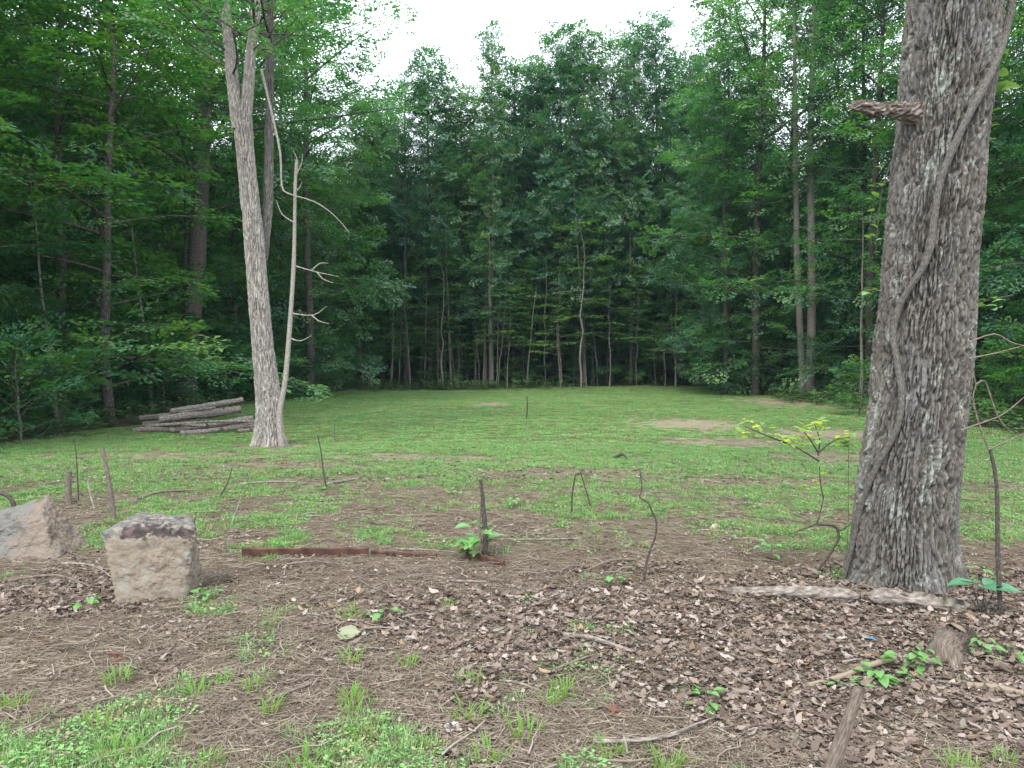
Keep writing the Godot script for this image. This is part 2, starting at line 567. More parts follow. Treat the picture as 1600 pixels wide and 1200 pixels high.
func limbs(w: Shape, lf: Shape, path: PackedVector3Array, rad: PackedFloat32Array, s: Dictionary) -> void:
	var nb: int = s.nb
	var spin := rng.randf() * TAU
	for i in nb:
		var tt := (i + rng.randf()) / nb
		var t: float = lerpf(s.t0, 0.985, tt)
		var p := along(path, t)
		var az := spin + i * 2.39996 + rng.randf_range(-0.4, 0.4)
		var length: float = s.reach * outline(s.outline, tt) * rng.randf_range(0.6, 1.12)
		if s.has("lopsided"): length *= 1.0 + s.lopsided * cos(az - s.toward)
		if rng.randf() < s.get("gaps", 0.12): length *= 0.4
		var el := deg_to_rad(lerpf(s.up0, s.up1, tt) + rng.randf_range(-12, 12))
		var dir := Vector3(cos(az) * cos(el), sin(el), sin(az) * cos(el))
		var bp := PackedVector3Array([p])
		var br := PackedFloat32Array([minf(along_r(rad, t) * 0.55, 0.008 + 0.0085 * length)])
		var seg := 5
		for j in seg:
			dir.y += s.droop / seg
			dir += Vector3(rng.randf_range(-1, 1), rng.randf_range(-0.6, 0.6), rng.randf_range(-1, 1)) * 0.13
			dir = dir.normalized()
			bp.append(bp[-1] + dir * length / seg)
			br.append(br[0] * (1.0 - 0.85 * (j + 1) / seg))
		w.tube(bp, br, 5, false)
		var step: float = s.step
		var n := int(length / step) + 1
		for j in n + 1:
			var f := lerpf(s.get("from", 0.25), 1.0, (j + rng.randf() * 0.6) / (n + 0.6))
			var q := along(bp, f)
			var bd := (along(bp, f + 0.1) - along(bp, f - 0.1)).normalized()
			var across := bd.cross(Vector3.UP).normalized() * (1.0 if j % 2 else -1.0)
			var shoot: float = s.side * length * (1.05 - f) * rng.randf_range(0.4, 1.1)
			var sd: Vector3 = (across + bd * 0.7 + Vector3.UP * rng.randf_range(-0.2, 0.45) * (1.0 - s.level)).normalized()
			if shoot > 0.5:
				w.tube(PackedVector3Array([q, q + sd * shoot * 0.55 + Vector3.UP * 0.03, q + sd * shoot]), PackedFloat32Array([0.012, 0.008, 0.004]), 3, false)
			var m := int(shoot / (step * 1.15)) + 1
			for k in m:
				var at: Vector3 = q + sd * shoot * (k + rng.randf()) / m
				for e in s.get("fill", 0):
					var off: Vector3 = Vector3(rng.randf_range(-1, 1), rng.randf_range(-0.8, 0.8), rng.randf_range(-1, 1)) * s.get("puff", 0.4)
					spray(lf, s.spray, at + off * 0.5, off, s.size * rng.randf_range(0.7, 1.15), s.level)
				spray(lf, s.spray, at, (sd + Vector3(rng.randf_range(-1, 1), rng.randf_range(-0.5, 0.6), rng.randf_range(-1, 1)) * 0.7), s.size * rng.randf_range(0.75, 1.2), s.level)
		spray(lf, s.spray, bp[-1] - dir * 0.2, dir, s.size, s.level)

func trunk_path(tall: float, wobble: float, lean := Vector3.ZERO) -> PackedVector3Array:
	var p := PackedVector3Array()
	var off := Vector3.ZERO
	for i in 13:
		var t := i / 12.0
		p.append(Vector3(0, tall * t - 0.15 * (1.0 if i == 0 else 0.0), 0) + off + lean * t)
		off += Vector3(rng.randf_range(-1, 1), 0, rng.randf_range(-1, 1)) * wobble
	return p

func taper(r: float, n: int, flare := 1.5) -> PackedFloat32Array:
	var a := PackedFloat32Array()
	for i in n:
		var t := float(i) / (n - 1)
		a.append(r * (flare if i == 0 else 1.0) * pow(1.0 - t * 0.97, 0.85))
	return a

func grow(called: String, bark_key: String, leaf_key: String, tall: float, r: float, s: Dictionary, wobble := 0.08, lean := Vector3.ZERO) -> Node3D:
	var w := Shape.new()
	var lf := Shape.new()
	var p := trunk_path(tall, wobble, lean)
	var rad := taper(r, p.size())
	# a denser foot, so that the root flare stays short
	p.insert(1, p[0].lerp(p[1], 0.25))
	rad.insert(1, r)
	w.tube(p, rad, 9, false)
	limbs(w, lf, p, rad, s)
	var o := Node3D.new()
	o.name = called
	part("trunk", w.done(M[bark_key]), o)
	part("crown", lf.done(M[leaf_key], false), o)
	return o

func plant(proto: Node3D, x: float, d: float, tall: float, wide: float, label: String, category: String, group := "") -> Node3D:
	var r: Node3D = proto.duplicate()
	r.name = numbered(str(proto.name))
	add_child(r)
	r.position = on(x, d)
	r.rotation.y = rng.randf() * TAU
	r.scale = Vector3(wide, tall, wide)
	var crown: MeshInstance3D = r.get_node("crown")
	var kind := ["", "_warm", "_cool"][rng.randi() % 3] as String
	if kind: crown.material_override = M[crown.mesh.surface_get_material(0).resource_name + kind]
	tag(r, label, category, group)
	return r

# ---------------------------------------------------------------- deep bark trunks

func bark_trunk(path: PackedVector3Array, rad: PackedFloat32Array, nu: int, nv: int, cell: Vector2, relief: float, foot: float, paint: Callable, m: Material, seed_: int) -> ArrayMesh:
	var cs := cells(seed_, 1.0)
	var warp := noise(seed_ + 1, 1.0, FastNoiseLite.TYPE_SIMPLEX_SMOOTH, 2)
	var lump := noise(seed_ + 2, 1.0, FastNoiseLite.TYPE_SIMPLEX_SMOOTH, 2)
	var s := Shape.new()
	for j in nv + 1:
		var t := float(j) / nv
		var mid := smooth_along(path, t)
		var r := along_r(rad, t)
		for i in nu + 1:
			var a := TAU * (i % nu) / nu
			var o := Vector3(cos(a), 0, sin(a))
			var q := o * r
			var y := mid.y
			var low := exp(-maxf(0, y) / 0.22)
			var rr := r * (1.0 + lump.get_noise_3d(q.x * 2.2, y * 0.7, q.z * 2.2) * 0.09) + foot * low * (0.55 + 0.45 * sin(a * 5.0 + 0.8) + 0.2 * sin(a * 9.0))
			var wx := warp.get_noise_3d(q.x * 7.0, y * 2.4, q.z * 7.0) * 0.45
			var wz := warp.get_noise_3d(q.x * 7.0 + 30, y * 2.4, q.z * 7.0) * 0.45
			var e := cs.get_noise_3d(q.x / cell.x + wx, y / cell.y, q.z / cell.x + wz) * 0.5 + 0.5
			var n1 := absf(warp.get_noise_3d(q.x * 18.0 + wx * 0.5, y * 1.5, q.z * 18.0 + wz * 0.5))
			var plate := minf(smoothstep(0.01, 0.11, e), smoothstep(0.01, 0.12, n1))
			var rough := warp.get_noise_3d(q.x * 60.0, y * 22.0, q.z * 60.0)
			rr += relief * (plate - 0.7) + relief * 0.35 * rough
			s.v.append(Vector3(mid.x, y, mid.z) + o * rr)
			s.c.append(paint.call(a, y, rough))
			if j < nv and i < nu:
				var k := j * (nu + 1) + i
				s.ix.append_array([k, k + 1, k + nu + 1, k + 1, k + nu + 2, k + nu + 1])
	return s.done(m, false)

func smooth_along(p: PackedVector3Array, t: float) -> Vector3:
	var f := clampf(t, 0, 1) * (p.size() - 1)
	var i := mini(int(f), p.size() - 2)
	return p[i].cubic_interpolate(p[i + 1], p[maxi(i - 1, 0)], p[mini(i + 2, p.size() - 1)], f - i)

var grain := FastNoiseLite.new()
var blotch := FastNoiseLite.new()

func oak_paint(a: float, y: float, rough: float) -> Color:
	var q := Vector3(cos(a), 0, sin(a)) * 0.34
	var g := grain.get_noise_3d(q.x * 40.0, y * 14.0, q.z * 40.0)
	var c := Color(0.119, 0.107, 0.095) * (1.0 + 0.75 * g + 0.3 * rough)
	c = c.lerp(Color(0.142, 0.134, 0.132), clampf(blotch.get_noise_3d(q.x * 3, y * 1.6, q.z * 3) * 1.6, 0, 1))
	# pale grey green lichen, in crusts with broken edges
	var l := blotch.get_noise_3d(q.x * 5.0 + 9, y * 3.2, q.z * 5.0) * 0.75 + grain.get_noise_3d(q.x * 26.0, y * 26.0, q.z * 26.0) * 0.4 + grain.get_noise_3d(q.x * 70.0, y * 60.0, q.z * 70.0) * 0.5
	var lift := -0.34
	for s in [[2.15, 3.45, 0.4, 0.6], [2.2, 2.9, 0.6, 0.35], [2.25, 0.55, 0.28, 0.2], [2.05, 0.95, 0.2, 0.15], [3.1, 1.0, 0.4, 0.9], [1.6, 0.9, 0.25, 0.2]]:
		lift = maxf(lift, 0.14 - Vector2((a - s[0]) / s[2], (y - s[1]) / s[3]).length() * 0.42)
	return c.lerp(Color(0.30, 0.32, 0.285), smoothstep(0.0, 0.2, l + lift) * 0.7)

func pale_paint(a: float, y: float, rough: float) -> Color:
	var q := Vector3(cos(a), 0, sin(a)) * 0.22
	var g := grain.get_noise_3d(q.x * 26.0, y * 6.0, q.z * 26.0)
	var c := Color(0.275, 0.248, 0.225) * (1.0 + 0.7 * g + 0.2 * rough)
	return c.lerp(Color(0.18, 0.16, 0.145), clampf(blotch.get_noise_3d(q.x * 4, y * 2, q.z * 4) * 1.8, 0, 1) * 0.5)

# ---------------------------------------------------------------- sticks, logs, stones

func curve_of(pts: Array, d: float) -> PackedVector3Array:
	# pts: [x, height] pairs at the distance d, or [x, height, distance]
	var p := PackedVector3Array()
	for q in pts: p.append(Vector3(q[0], q[1], -(q[2] if q.size() > 2 else d)))
	var out := PackedVector3Array()
	var n := (p.size() - 1) * 3
	for i in n + 1: out.append(smooth_along(p, float(i) / n))
	return out

func rad_of(n: int, r0: float, r1: float, knobs := 0.06) -> PackedFloat32Array:
	var r := PackedFloat32Array()
	for i in n: r.append(lerpf(r0, r1, float(i) / (n - 1)) * (1.0 + rng.randf_range(-knobs, knobs)))
	return r

func stick_mesh(pts: Array, d: float, r0: float, r1: float, m: Material, sides := 8) -> ArrayMesh:
	var s := Shape.new()
	var p := curve_of(pts, d)
	s.tube(p, rad_of(p.size(), r0, r1), sides)
	return s.done(m)

func stick(called: String, pts: Array, d: float, r0: float, r1: float, m: Material, label: String, category := "stick", group := "") -> MeshInstance3D:
	return solo(called, stick_mesh(pts, d, r0, r1, m), label, category, Vector3.ZERO, 0, group)

func thin_branch(at: Vector3, dir: Vector3, r: float, o: Node) -> void:
	var s := Shape.new()
	s.tube(PackedVector3Array([at, at + dir * 0.5 + Vector3(0, 0.03, 0), at + dir]), PackedFloat32Array([r, r * 0.8, r * 0.4]), 8, true)
	part("branch_stub", s.done(M.log_bark), o)

func log_thing(called: String, a: Vector3, b: Vector3, r0: float, r1: float, m: Material, label: String, group := "", bend := 0.03, rough := 0.12, sawn := true) -> Node3D:
	var o := thing(called, label, "log", a, 0, group)
	var dir := b - a
	var side := dir.cross(Vector3.UP).normalized()
	var n := 40
	var p := PackedVector3Array()
	var r := PackedFloat32Array()
	var ph := rng.randf() * 6
	for i in n + 1:
		var t := float(i) / n
		p.append(dir * t + side * sin(t * 3.0 + ph) * bend + Vector3.UP * sin(t * 4.1 + ph) * bend * 0.35)
		r.append(lerpf(r0, r1, t) * (1.0 + 0.07 * sin(t * 11.0 + ph) + 0.05 * sin(t * 23.0 + ph * 2.0)))
	var s := Shape.new()
	if not sawn:
		for i in n + 1: r[i] *= sqrt(clampf(minf(i, n - i) / 5.0 + 0.04, 0, 1))
	s.tube(p, r, 24, not sawn)
	for i in s.v.size():
		var l := (s.v[i] + a).length()
		var q := s.n[i]
		s.v[i] += q * r0 * rough * 1.5 * (grit.get_noise_3d(l * 3.0 + q.x * 2.0, q.y * 3.0, q.z * 3.0) + 0.7 * grit.get_noise_3d(l * 5.0 + q.x * 9.0, q.y * 9.0, q.z * 9.0))
	part("bark", s.done(m), o)
	for e in [0, n] if sawn else []:
		var c := Shape.new()
		var out: Vector3 = (p[e] - p[1 if e == 0 else n - 1]).normalized()
		c.tube(PackedVector3Array([p[e] - out * 0.02, p[e] + out * 0.006]), PackedFloat32Array([r[e] * 0.9, r[e] * 0.88]), 14, true)
		part("cut_end", c.done(M.cut_wood), o)
	return o

func stone_mesh(corners: Array, n: int, amp: float, m: Material, paint: Callable, seed_: int) -> ArrayMesh:
	# a block given by its eight corners (front: left low, right low, right high, left high; then the back), rounded and roughened
	var big := cells(seed_, 3.4)
	var small := noise(seed_ + 1, 9.0, FastNoiseLite.TYPE_SIMPLEX_SMOOTH, 4)
	var s := Shape.new()
	var mid := Vector3.ZERO
	for q in corners: mid += q / 8.0
	for f in [[0, 1, 2, 3], [5, 4, 7, 6], [4, 0, 3, 7], [1, 5, 6, 2], [3, 2, 6, 7], [4, 5, 1, 0]]:
		var first := s.v.size()
		for j in n + 1:
			for i in n + 1:
				var u := float(i) / n
				var w := float(j) / n
				var p: Vector3 = corners[f[0]].lerp(corners[f[1]], u).lerp(corners[f[3]].lerp(corners[f[2]], u), w)
				var o := (p - mid).normalized()
				var edge := minf(minf(u, 1 - u), minf(w, 1 - w))
				p -= o * 0.02 * exp(-edge * 15.0)
				p += o * amp * (big.get_noise_3dv(p) * 0.9 + small.get_noise_3dv(p) * 0.9 + small.get_noise_3dv(p * 4.0) * 0.25)
				s.v.append(p)
				s.c.append(paint.call(p))
				if i < n and j < n:
					var k := first + j * (n + 1) + i
					s.ix.append_array([k, k + n + 1, k + 1, k + 1, k + n + 1, k + n + 2])
	return s.done(m, false)

# ---------------------------------------------------------------- plants with single leaves

func leaf_mesh(length: float, wide: float, droop: float, lobed: bool, m: Material) -> ArrayMesh:
	var s := Shape.new()
	var n := 8
	var old := []
	for i in n + 1:
		var t := float(i) / n
		var half := wide * 0.5 * pow(sin(PI * clampf(t * 0.97 + 0.03, 0, 1)), 0.75) * (1.15 - 0.45 * t)
		if lobed: half *= 0.72 + 0.38 * sin(t * 14.0)
		if i == n: half = 0.0
		var y := -droop * length * t * t
		var now := [Vector3(t * length, y + half * 0.22, -half), Vector3(t * length, y, 0), Vector3(t * length, y + half * 0.22, half)]
		if i:
			for k in 2: s.v.append_array([old[k], now[k], now[k + 1], old[k], now[k + 1], old[k + 1]])
		old = now
	return s.done(m, false)

func put_leaf(o: Node3D, me: Mesh, at: Vector3, az: float, pitch: float, size := 1.0) -> void:
	part("leaf", me, o, Transform3D(Basis(Vector3.UP, az) * Basis(Vector3.FORWARD, -pitch) * Basis(Vector3.RIGHT, rng.randf_range(-0.3, 0.3)).scaled(Vector3.ONE * size), at))

# ================================================================ the scene

func _ready() -> void:
	rng.seed = 20240611
	var cam := Camera3D.new()
	cam.name = "camera"
	cam.fov = 53.0
	cam.near = 0.05
	cam.far = 400.0
	cam.position = Vector3(0, 1.6, 0)
	cam.rotation_degrees = Vector3(-2.14, 0, 0)
	add_child(cam)
	cam.current = true
	var env := Environment.new()
	env.background_mode = Environment.BG_SKY
	var sky := Sky.new()
	var pm := ProceduralSkyMaterial.new()
	pm.sky_top_color = Color(0.925, 0.965, 1.0)
	pm.sky_horizon_color = Color(0.90, 0.945, 0.985)
	pm.sky_curve = 0.3
	pm.ground_horizon_color = Color(0.5, 0.5, 0.48)
	pm.ground_bottom_color = Color(0.3, 0.28, 0.25)
	pm.sun_angle_max = 0.0
	sky.sky_material = pm
	env.sky = sky
	env.background_energy_multiplier = 1.55
	env.tonemap_mode = Environment.TONE_MAPPER_LINEAR
	env.tonemap_exposure = 2.45
	env.fog_enabled = true
	env.fog_density = 0.0003
	env.fog_light_color = Color(0.78, 0.88, 1.0)
	env.sdfgi_enabled = true
	env.ssao_enabled = true
	env.ssil_enabled = true
	var we := WorldEnvironment.new()
	we.name = "world_environment"
	we.environment = env
	add_child(we)
	var sun := DirectionalLight3D.new()
	sun.name = "overcast_sun"
	sun.light_energy = 0.5
	sun.light_color = Color(1.0, 0.98, 0.94)
	sun.light_angular_distance = 14.0
	sun.shadow_enabled = true
	sun.rotation_degrees = Vector3(-54, -24, 0)
	add_child(sun)

	broad = noise(11, 0.12)
	fine = noise(12, 1.1)
	patch = noise(13, 0.75, FastNoiseLite.TYPE_SIMPLEX_SMOOTH, 4)
	grit = noise(14, 1.0)
	grain = noise(15, 1.0, FastNoiseLite.TYPE_SIMPLEX_SMOOTH, 3)
	blotch = noise(16, 1.0, FastNoiseLite.TYPE_SIMPLEX_SMOOTH, 3)
	make_materials()
	make_ground()
	make_woods()
	make_near_trees()
	make_stones_and_logs()
	make_sticks()
	make_plants()
	make_cover()

func make_materials() -> void:
	bark("dark_bark", 31, lin(0.055, 0.047, 0.042), lin(0.15, 0.13, 0.115), 2.6, 0.9, 2.5)
	bark("grey_bark", 32, lin(0.14, 0.12, 0.105), lin(0.29, 0.26, 0.235), 3.0, 1.0, 1.5)
	bark("log_bark", 33, lin(0.105, 0.088, 0.076), lin(0.27, 0.23, 0.20), 3.0, 1.2, 1.5)
	bark("bare_wood", 34, lin(0.17, 0.148, 0.13), lin(0.36, 0.325, 0.29), 5.0, 1.2, 0.5)
	bark("dark_twig", 35, lin(0.04, 0.033, 0.03), lin(0.10, 0.082, 0.07), 6.0, 2.0, 0.3)
	bark("brown_stick", 36, lin(0.09, 0.07, 0.057), lin(0.20, 0.16, 0.135), 6.0, 1.5, 0.4)
	mat("cut_wood", lin(0.20, 0.16, 0.12), 0.9)
	bark("vine_bark", 37, lin(0.07, 0.062, 0.055), lin(0.15, 0.135, 0.122), 6.0, 2.0, 0.8)
	mat("deep_bark", Color.WHITE, 0.95, true).metallic_specular = 0.15
	mat("stone", Color.WHITE, 0.95, true).metallic_specular = 0.2
	leafy("leaves_far", Color.WHITE, Color(0.8, 0.95, 0.5))
	leafy("leaves_far_warm", lin(1.06, 1.06, 0.82), Color(0.8, 0.95, 0.5))
	leafy("leaves_far_cool", lin(0.74, 0.84, 0.95), Color(0.8, 0.95, 0.5))
	leafy("leaves_left", Color.WHITE, Color(0.85, 1.0, 0.45))
	leafy("leaves_left_warm", lin(1.06, 1.06, 0.82), Color(0.85, 1.0, 0.45))
	leafy("leaves_left_cool", lin(0.74, 0.84, 0.95), Color(0.85, 1.0, 0.45))
	leafy("leaves_right", Color.WHITE, Color(0.8, 1.0, 0.55))
	leafy("leaves_right_warm", lin(1.06, 1.06, 0.82), Color(0.8, 1.0, 0.55))
	leafy("leaves_right_cool", lin(0.74, 0.84, 0.95), Color(0.8, 1.0, 0.55))
	leafy("big_leaf", lin(0.085, 0.20, 0.05), Color(0.4, 0.52, 0.2)).vertex_color_use_as_albedo = false
	leafy("yellow_leaf", lin(0.16, 0.27, 0.075), Color(0.9, 0.95, 0.3)).vertex_color_use_as_albedo = false
	leafy("teal_leaf", lin(0.06, 0.17, 0.09), Color(0.4, 0.6, 0.4)).vertex_color_use_as_albedo = false

func make_woods() -> void:
	make_spray("far", 46, 0.75, 0.75, 0.122, 0.66, 0.55, [Color(0.105, 0.225, 0.13), Color(0.135, 0.26, 0.14), Color(0.09, 0.195, 0.125), Color(0.17, 0.285, 0.125)])
	make_spray("level", 38, 0.85, 0.8, 0.125, 0.62, 0.34, [Color(0.095, 0.225, 0.105), Color(0.125, 0.265, 0.105), Color(0.08, 0.195, 0.1), Color(0.17, 0.295, 0.1)])
	make_spray("right", 42, 0.8, 0.8, 0.122, 0.64, 0.4, [Color(0.105, 0.225, 0.13), Color(0.135, 0.26, 0.14), Color(0.09, 0.195, 0.125), Color(0.17, 0.285, 0.125)])
	make_spray("large", 20, 0.75, 0.7, 0.17, 0.6, 0.3, [Color(0.14, 0.22, 0.1), Color(0.17, 0.25, 0.1), Color(0.11, 0.19, 0.1)])
	make_tufts("pine", 46, 0.2, [Color(0.11, 0.205, 0.11), Color(0.13, 0.225, 0.11), Color(0.095, 0.185, 0.105)])
	var column := grow("column_tree", "dark_bark", "leaves_far", 18.0, 0.16, {"t0": 0.22, "nb": 60, "reach": 2.5, "outline": "column", "up0": 25, "up1": 58, "droop": 0.25, "spray": "far", "size": 0.85, "step": 0.62, "side": 0.35, "level": 0.2, "fill": 5, "puff": 0.7, "from": 0.3})
	var dome := grow("dome_tree", "dark_bark", "leaves_far", 17.5, 0.18, {"t0": 0.28, "nb": 46, "reach": 3.3, "outline": "dome", "up0": 25, "up1": 62, "droop": 0.2, "spray": "far", "size": 0.9, "step": 0.7, "side": 0.42, "level": 0.2, "fill": 7, "puff": 0.95, "from": 0.35})
	var spire := grow("spire_tree", "grey_bark", "leaves_far", 18.5, 0.15, {"t0": 0.22, "nb": 76, "reach": 2.5, "outline": "spire", "up0": 25, "up1": 62, "droop": 0.2, "spray": "far", "size": 0.8, "step": 0.6, "side": 0.35, "level": 0.25, "fill": 4, "puff": 0.5, "from": 0.2})
	var pine := grow("pine_tree", "dark_bark", "leaves_far", 18.0, 0.17, {"t0": 0.5, "nb": 46, "reach": 2.4, "outline": "dome", "up0": -8, "up1": 45, "droop": 0.25, "spray": "pine", "size": 1.1, "step": 0.3, "side": 0.4, "level": 0.0})
	var layered := grow("layered_tree", "dark_bark", "leaves_left", 12.0, 0.10, {"t0": 0.12, "nb": 60, "reach": 3.4, "outline": "layers", "up0": 8, "up1": 38, "droop": -0.25, "spray": "level", "size": 0.9, "step": 0.42, "side": 0.42, "level": 0.65, "fill": 1, "puff": 0.35, "from": 0.35}, 0.1)
	var beech := grow("beech_tree", "dark_bark", "leaves_left", 16.0, 0.13, {"t0": 0.16, "nb": 54, "reach": 3.7, "outline": "vase", "up0": 6, "up1": 50, "droop": -0.2, "spray": "level", "size": 0.85, "step": 0.55, "side": 0.42, "level": 0.45, "fill": 2, "puff": 0.6, "from": 0.35}, 0.1)
	var hickory := grow("hickory_tree", "dark_bark", "leaves_right", 19.0, 0.16, {"t0": 0.10, "nb": 64, "reach": 3.9, "outline": "vase", "up0": -6, "up1": 52, "droop": -0.1, "spray": "right", "size": 0.85, "step": 0.62, "side": 0.42, "level": 0.35, "fill": 3, "puff": 0.75, "from": 0.3}, 0.08)
	var sapling := grow("sapling", "grey_bark", "leaves_right", 4.2, 0.028, {"t0": 0.42, "nb": 10, "reach": 1.3, "outline": "layers", "up0": 5, "up1": 40, "droop": -0.2, "spray": "large", "size": 0.8, "step": 0.4, "side": 0.35, "level": 0.85}, 0.06)
	var whip := grow("slender_sapling", "grey_bark", "leaves_right", 6.5, 0.04, {"t0": 0.45, "nb": 13, "reach": 1.6, "outline": "layers", "up0": 5, "up1": 45, "droop": -0.25, "spray": "large", "size": 0.85, "step": 0.42, "side": 0.35, "level": 0.8}, 0.1)
	var bush := grow("bush", "dark_bark", "leaves_left", 1.7, 0.02, {"t0": 0.05, "nb": 22, "reach": 0.9, "outline": "dome", "up0": 20, "up1": 70, "droop": -0.1, "spray": "level", "size": 0.6, "step": 0.3, "side": 0.4, "level": 0.4}, 0.02)

	# the far row across the clearing: [x, distance, height, kind, label]
	for t in [[-5.2, 37.6, 15.6, pine, "dark tufted pine at the left end of the far row"],
			[-4.1, 38.5, 16.4, dome, "round topped tree in the far row, just left of the first point on the skyline"],
			[-2.6, 39.0, 15.0, column, "lower narrow tree in the far row, left of the pointed one"],
			[-1.05, 37.6, 17.8, spire, "tall pointed tree with a straight pale trunk, the sharpest tip on the skyline"],
			[0.1, 39.6, 16.2, dome, "low rounded crown right beside the sharpest tip on the skyline"],
			[1.2, 40.5, 16.6, column, "narrow dull green tree left of the broad crown of the far row"],
			[2.4, 38.6, 17.6, dome, "broad rounded crown in the middle of the far row"],
			[3.6, 38.2, 17.4, column, "upright leafy tree in the far row with a thin trunk leaning left"],
			[5.0, 39.0, 17.3, dome, "full rounded crown left of the twin peaks on the skyline"],
			[6.3, 40.0, 18.9, spire, "left one of the twin peaked trees of the far row"],
			[7.5, 40.5, 19.2, column, "right one of the twin peaked trees of the far row"],
			[8.6, 39.4, 16.6, dome, "lower tree filling the notch left of the dense right hand trees"],
			[10.0, 40.2, 17.0, column, "narrow tree half hidden by the dense right hand trees"]]:
		var p: Node3D = t[3]
		var base: float = 19.0 if p == hickory else (18.5 if p == spire else (17.5 if p == dome else 18.0))
		plant(p, t[0], t[1], t[2] * 0.97 / base, rng.randf_range(0.75, 0.95), t[4], "tree")
	for t in [[-7.6, 39.5, 15.2, column], [-6.6, 41.0, 16.0, dome], [-3.4, 42.5, 14.6, column], [-1.9, 42.0, 14.4, dome], [-0.3, 43.5, 15.0, spire], [1.9, 43.0, 14.6, column], [3.1, 43.6, 15.6, pine], [4.4, 42.8, 15.2, dome], [5.8, 44.0, 15.4, column], [7.0, 44.6, 15.6, dome], [9.2, 43.8, 15.8, spire], [11.4, 42.6, 16.4, dome], [12.8, 41.0, 17.0, column]]:
		plant(t[3], t[0], t[1], t[2] / 19.5, rng.randf_range(0.8, 1.0), "leafy tree standing close behind the far row across the clearing", "tree", "trees close behind the far row")
	# the left hand wood
	for t in [[-11.0, 11.0, 1.0, beech, "leafy tree at the left edge of the view with light green upper leaves"], [-11.2, 14.2, 0.95, layered, "tree with level sprays of leaves low at the left edge of the wood"], [-11.8, 20.2, 1.0, beech, "dark trunked tree behind the left hand bushes"], [-9.6, 18.4, 1.25, layered, "slim straight dark trunk at the left end of the log pile"], [-9.9, 28.0, 0.95, layered, "tree with low level branches between the pale trunk and the far row"]]:
		plant(t[3], t[0], t[1], t[2], t[2], t[4], "tree")
	for t in [[-13.0, 16.8, 1.05, layered, "tree with level sprays left of the log pile, second from the view's left edge"], [-12.6, 23.2, 0.95, layered, "tree with level branches between the log pile and the dark leaning oak"], [-11.0, 25.6, 1.0, layered, "tree right behind the dark leaning oak's foot"], [-7.9, 30.0, 1.12, hickory, "tall tree right of the dead sapling whose crown ends the left hand wood"], [-9.6, 32.6, 1.05, beech, "tree deep behind the dead sapling toward the far row"], [-8.8, 35.6, 1.0, layered, "small level branched tree where the left hand wood meets the far row"], [-14.6, 13.4, 1.05, beech, "tall tree inside the wood at the far left edge of the view"], [-15.2, 18.8, 1.15, beech, "tall tree inside the wood behind the leftmost level branched tree"], [-14.6, 21.8, 1.1, beech, "tall tree inside the wood behind the slim dark trunk at the log pile"], [-13.8, 26.6, 1.1, beech, "tall tree inside the wood left of the dark leaning oak's crown"], [-12.2, 30.4, 1.1, beech, "tall tree inside the wood right of the dark leaning oak's crown"], [-11.6, 34.2, 1.1, beech, "tall tree inside the wood behind the pale forked tree"], [-10.6, 38.5, 1.1, beech, "tall tree in the back left corner of the clearing"]]:
		plant(t[3], t[0], t[1], t[2], rng.randf_range(0.9, 1.05) * t[2], t[4], "tree", "trees of the left hand wood")
	# the right hand wood
	for t in [[9.7, 30.8, 1.1, "tall dense tree at the left front of the right hand wood"], [12.6, 27.2, 1.0, "dense leafy tree just right of the twin pale trunks"], [8.7, 31.4, 0.72, "low drooping tree reaching nearly to the ground left of the twin trunks"], [9.6, 34.2, 0.85, "drooping tree behind the low one left of the twin trunks"]]:
		plant(hickory, t[0], t[1], t[2], t[2], t[3], "tree")
	for t in [[13.4, 23.0, 1.0, hickory, "dense tree behind the twin pale trunks, nearer the oak"], [13.9, 30.4, 1.05, hickory, "dense tree right behind the twin pale trunks"], [14.0, 18.6, 0.95, hickory, "dense tree seen left of the oak's broken branch"], [13.6, 14.6, 0.9, beech, "leafy tree just behind the oak trunk at the right edge of the view"], [16.2, 21.0, 1.0, hickory, "dense tree farther in behind the one left of the broken branch"], [16.6, 26.4, 1.05, hickory, "dense tree deep in the wood between the twin trunks and the oak"], [12.4, 35.0, 1.05, hickory, "dense tree in the back right corner of the clearing"], [15.0, 34.6, 1.05, hickory, "dense tree deep behind the back right corner"], [17.2, 16.6, 1.0, beech, "leafy tree deep in the wood at the right edge of the view"], [18.5, 30.0, 1.05, hickory, "dense tree deepest in the right hand wood"]]:
		plant(t[3], t[0], t[1], t[2], rng.randf_range(0.9, 1.02), t[4], "tree", "trees of the right hand wood")
	# smaller trees that close the wood below the tall crowns
	for t in [[-7.2, 37.8, 0.62], [-5.6, 38.6, 0.55], [-3.2, 37.4, 0.5], [-1.7, 38.8, 0.6], [0.6, 37.8, 0.52], [2.1, 39.2, 0.62], [3.2, 37.6, 0.45], [4.7, 38.4, 0.58], [6.2, 38.6, 0.5], [7.6, 38.9, 0.62], [9.2, 38.2, 0.55], [-4.4, 41.0, 0.7], [-0.8, 41.4, 0.7], [2.9, 41.8, 0.7], [6.6, 42.2, 0.72], [9.9, 41.6, 0.7], [-8.0, 42.5, 0.75], [-2.4, 45.0, 0.75], [1.0, 45.6, 0.75], [4.6, 45.8, 0.75], [8.2, 46.2, 0.75]]:
		plant(layered, t[0], t[1], t[2], t[2] * rng.randf_range(0.8, 1.0), "small shade tree with level branches under the tall crowns of the far row", "tree", "shade trees under the far row")
	# saplings under the far row
	for i in 34:
		var x := rng.randf_range(-8.2, 10.5)
		var d := 35.6 + rng.randf() * 2.4 + x * 0.12
		var k := rng.randf_range(0.6, 1.25)
		plant(sapling if i % 3 else whip, x, d, k, k * rng.randf_range(0.8, 1.1), "thin stemmed sapling with level leaves under the far row", "sapling", "saplings under the far row")
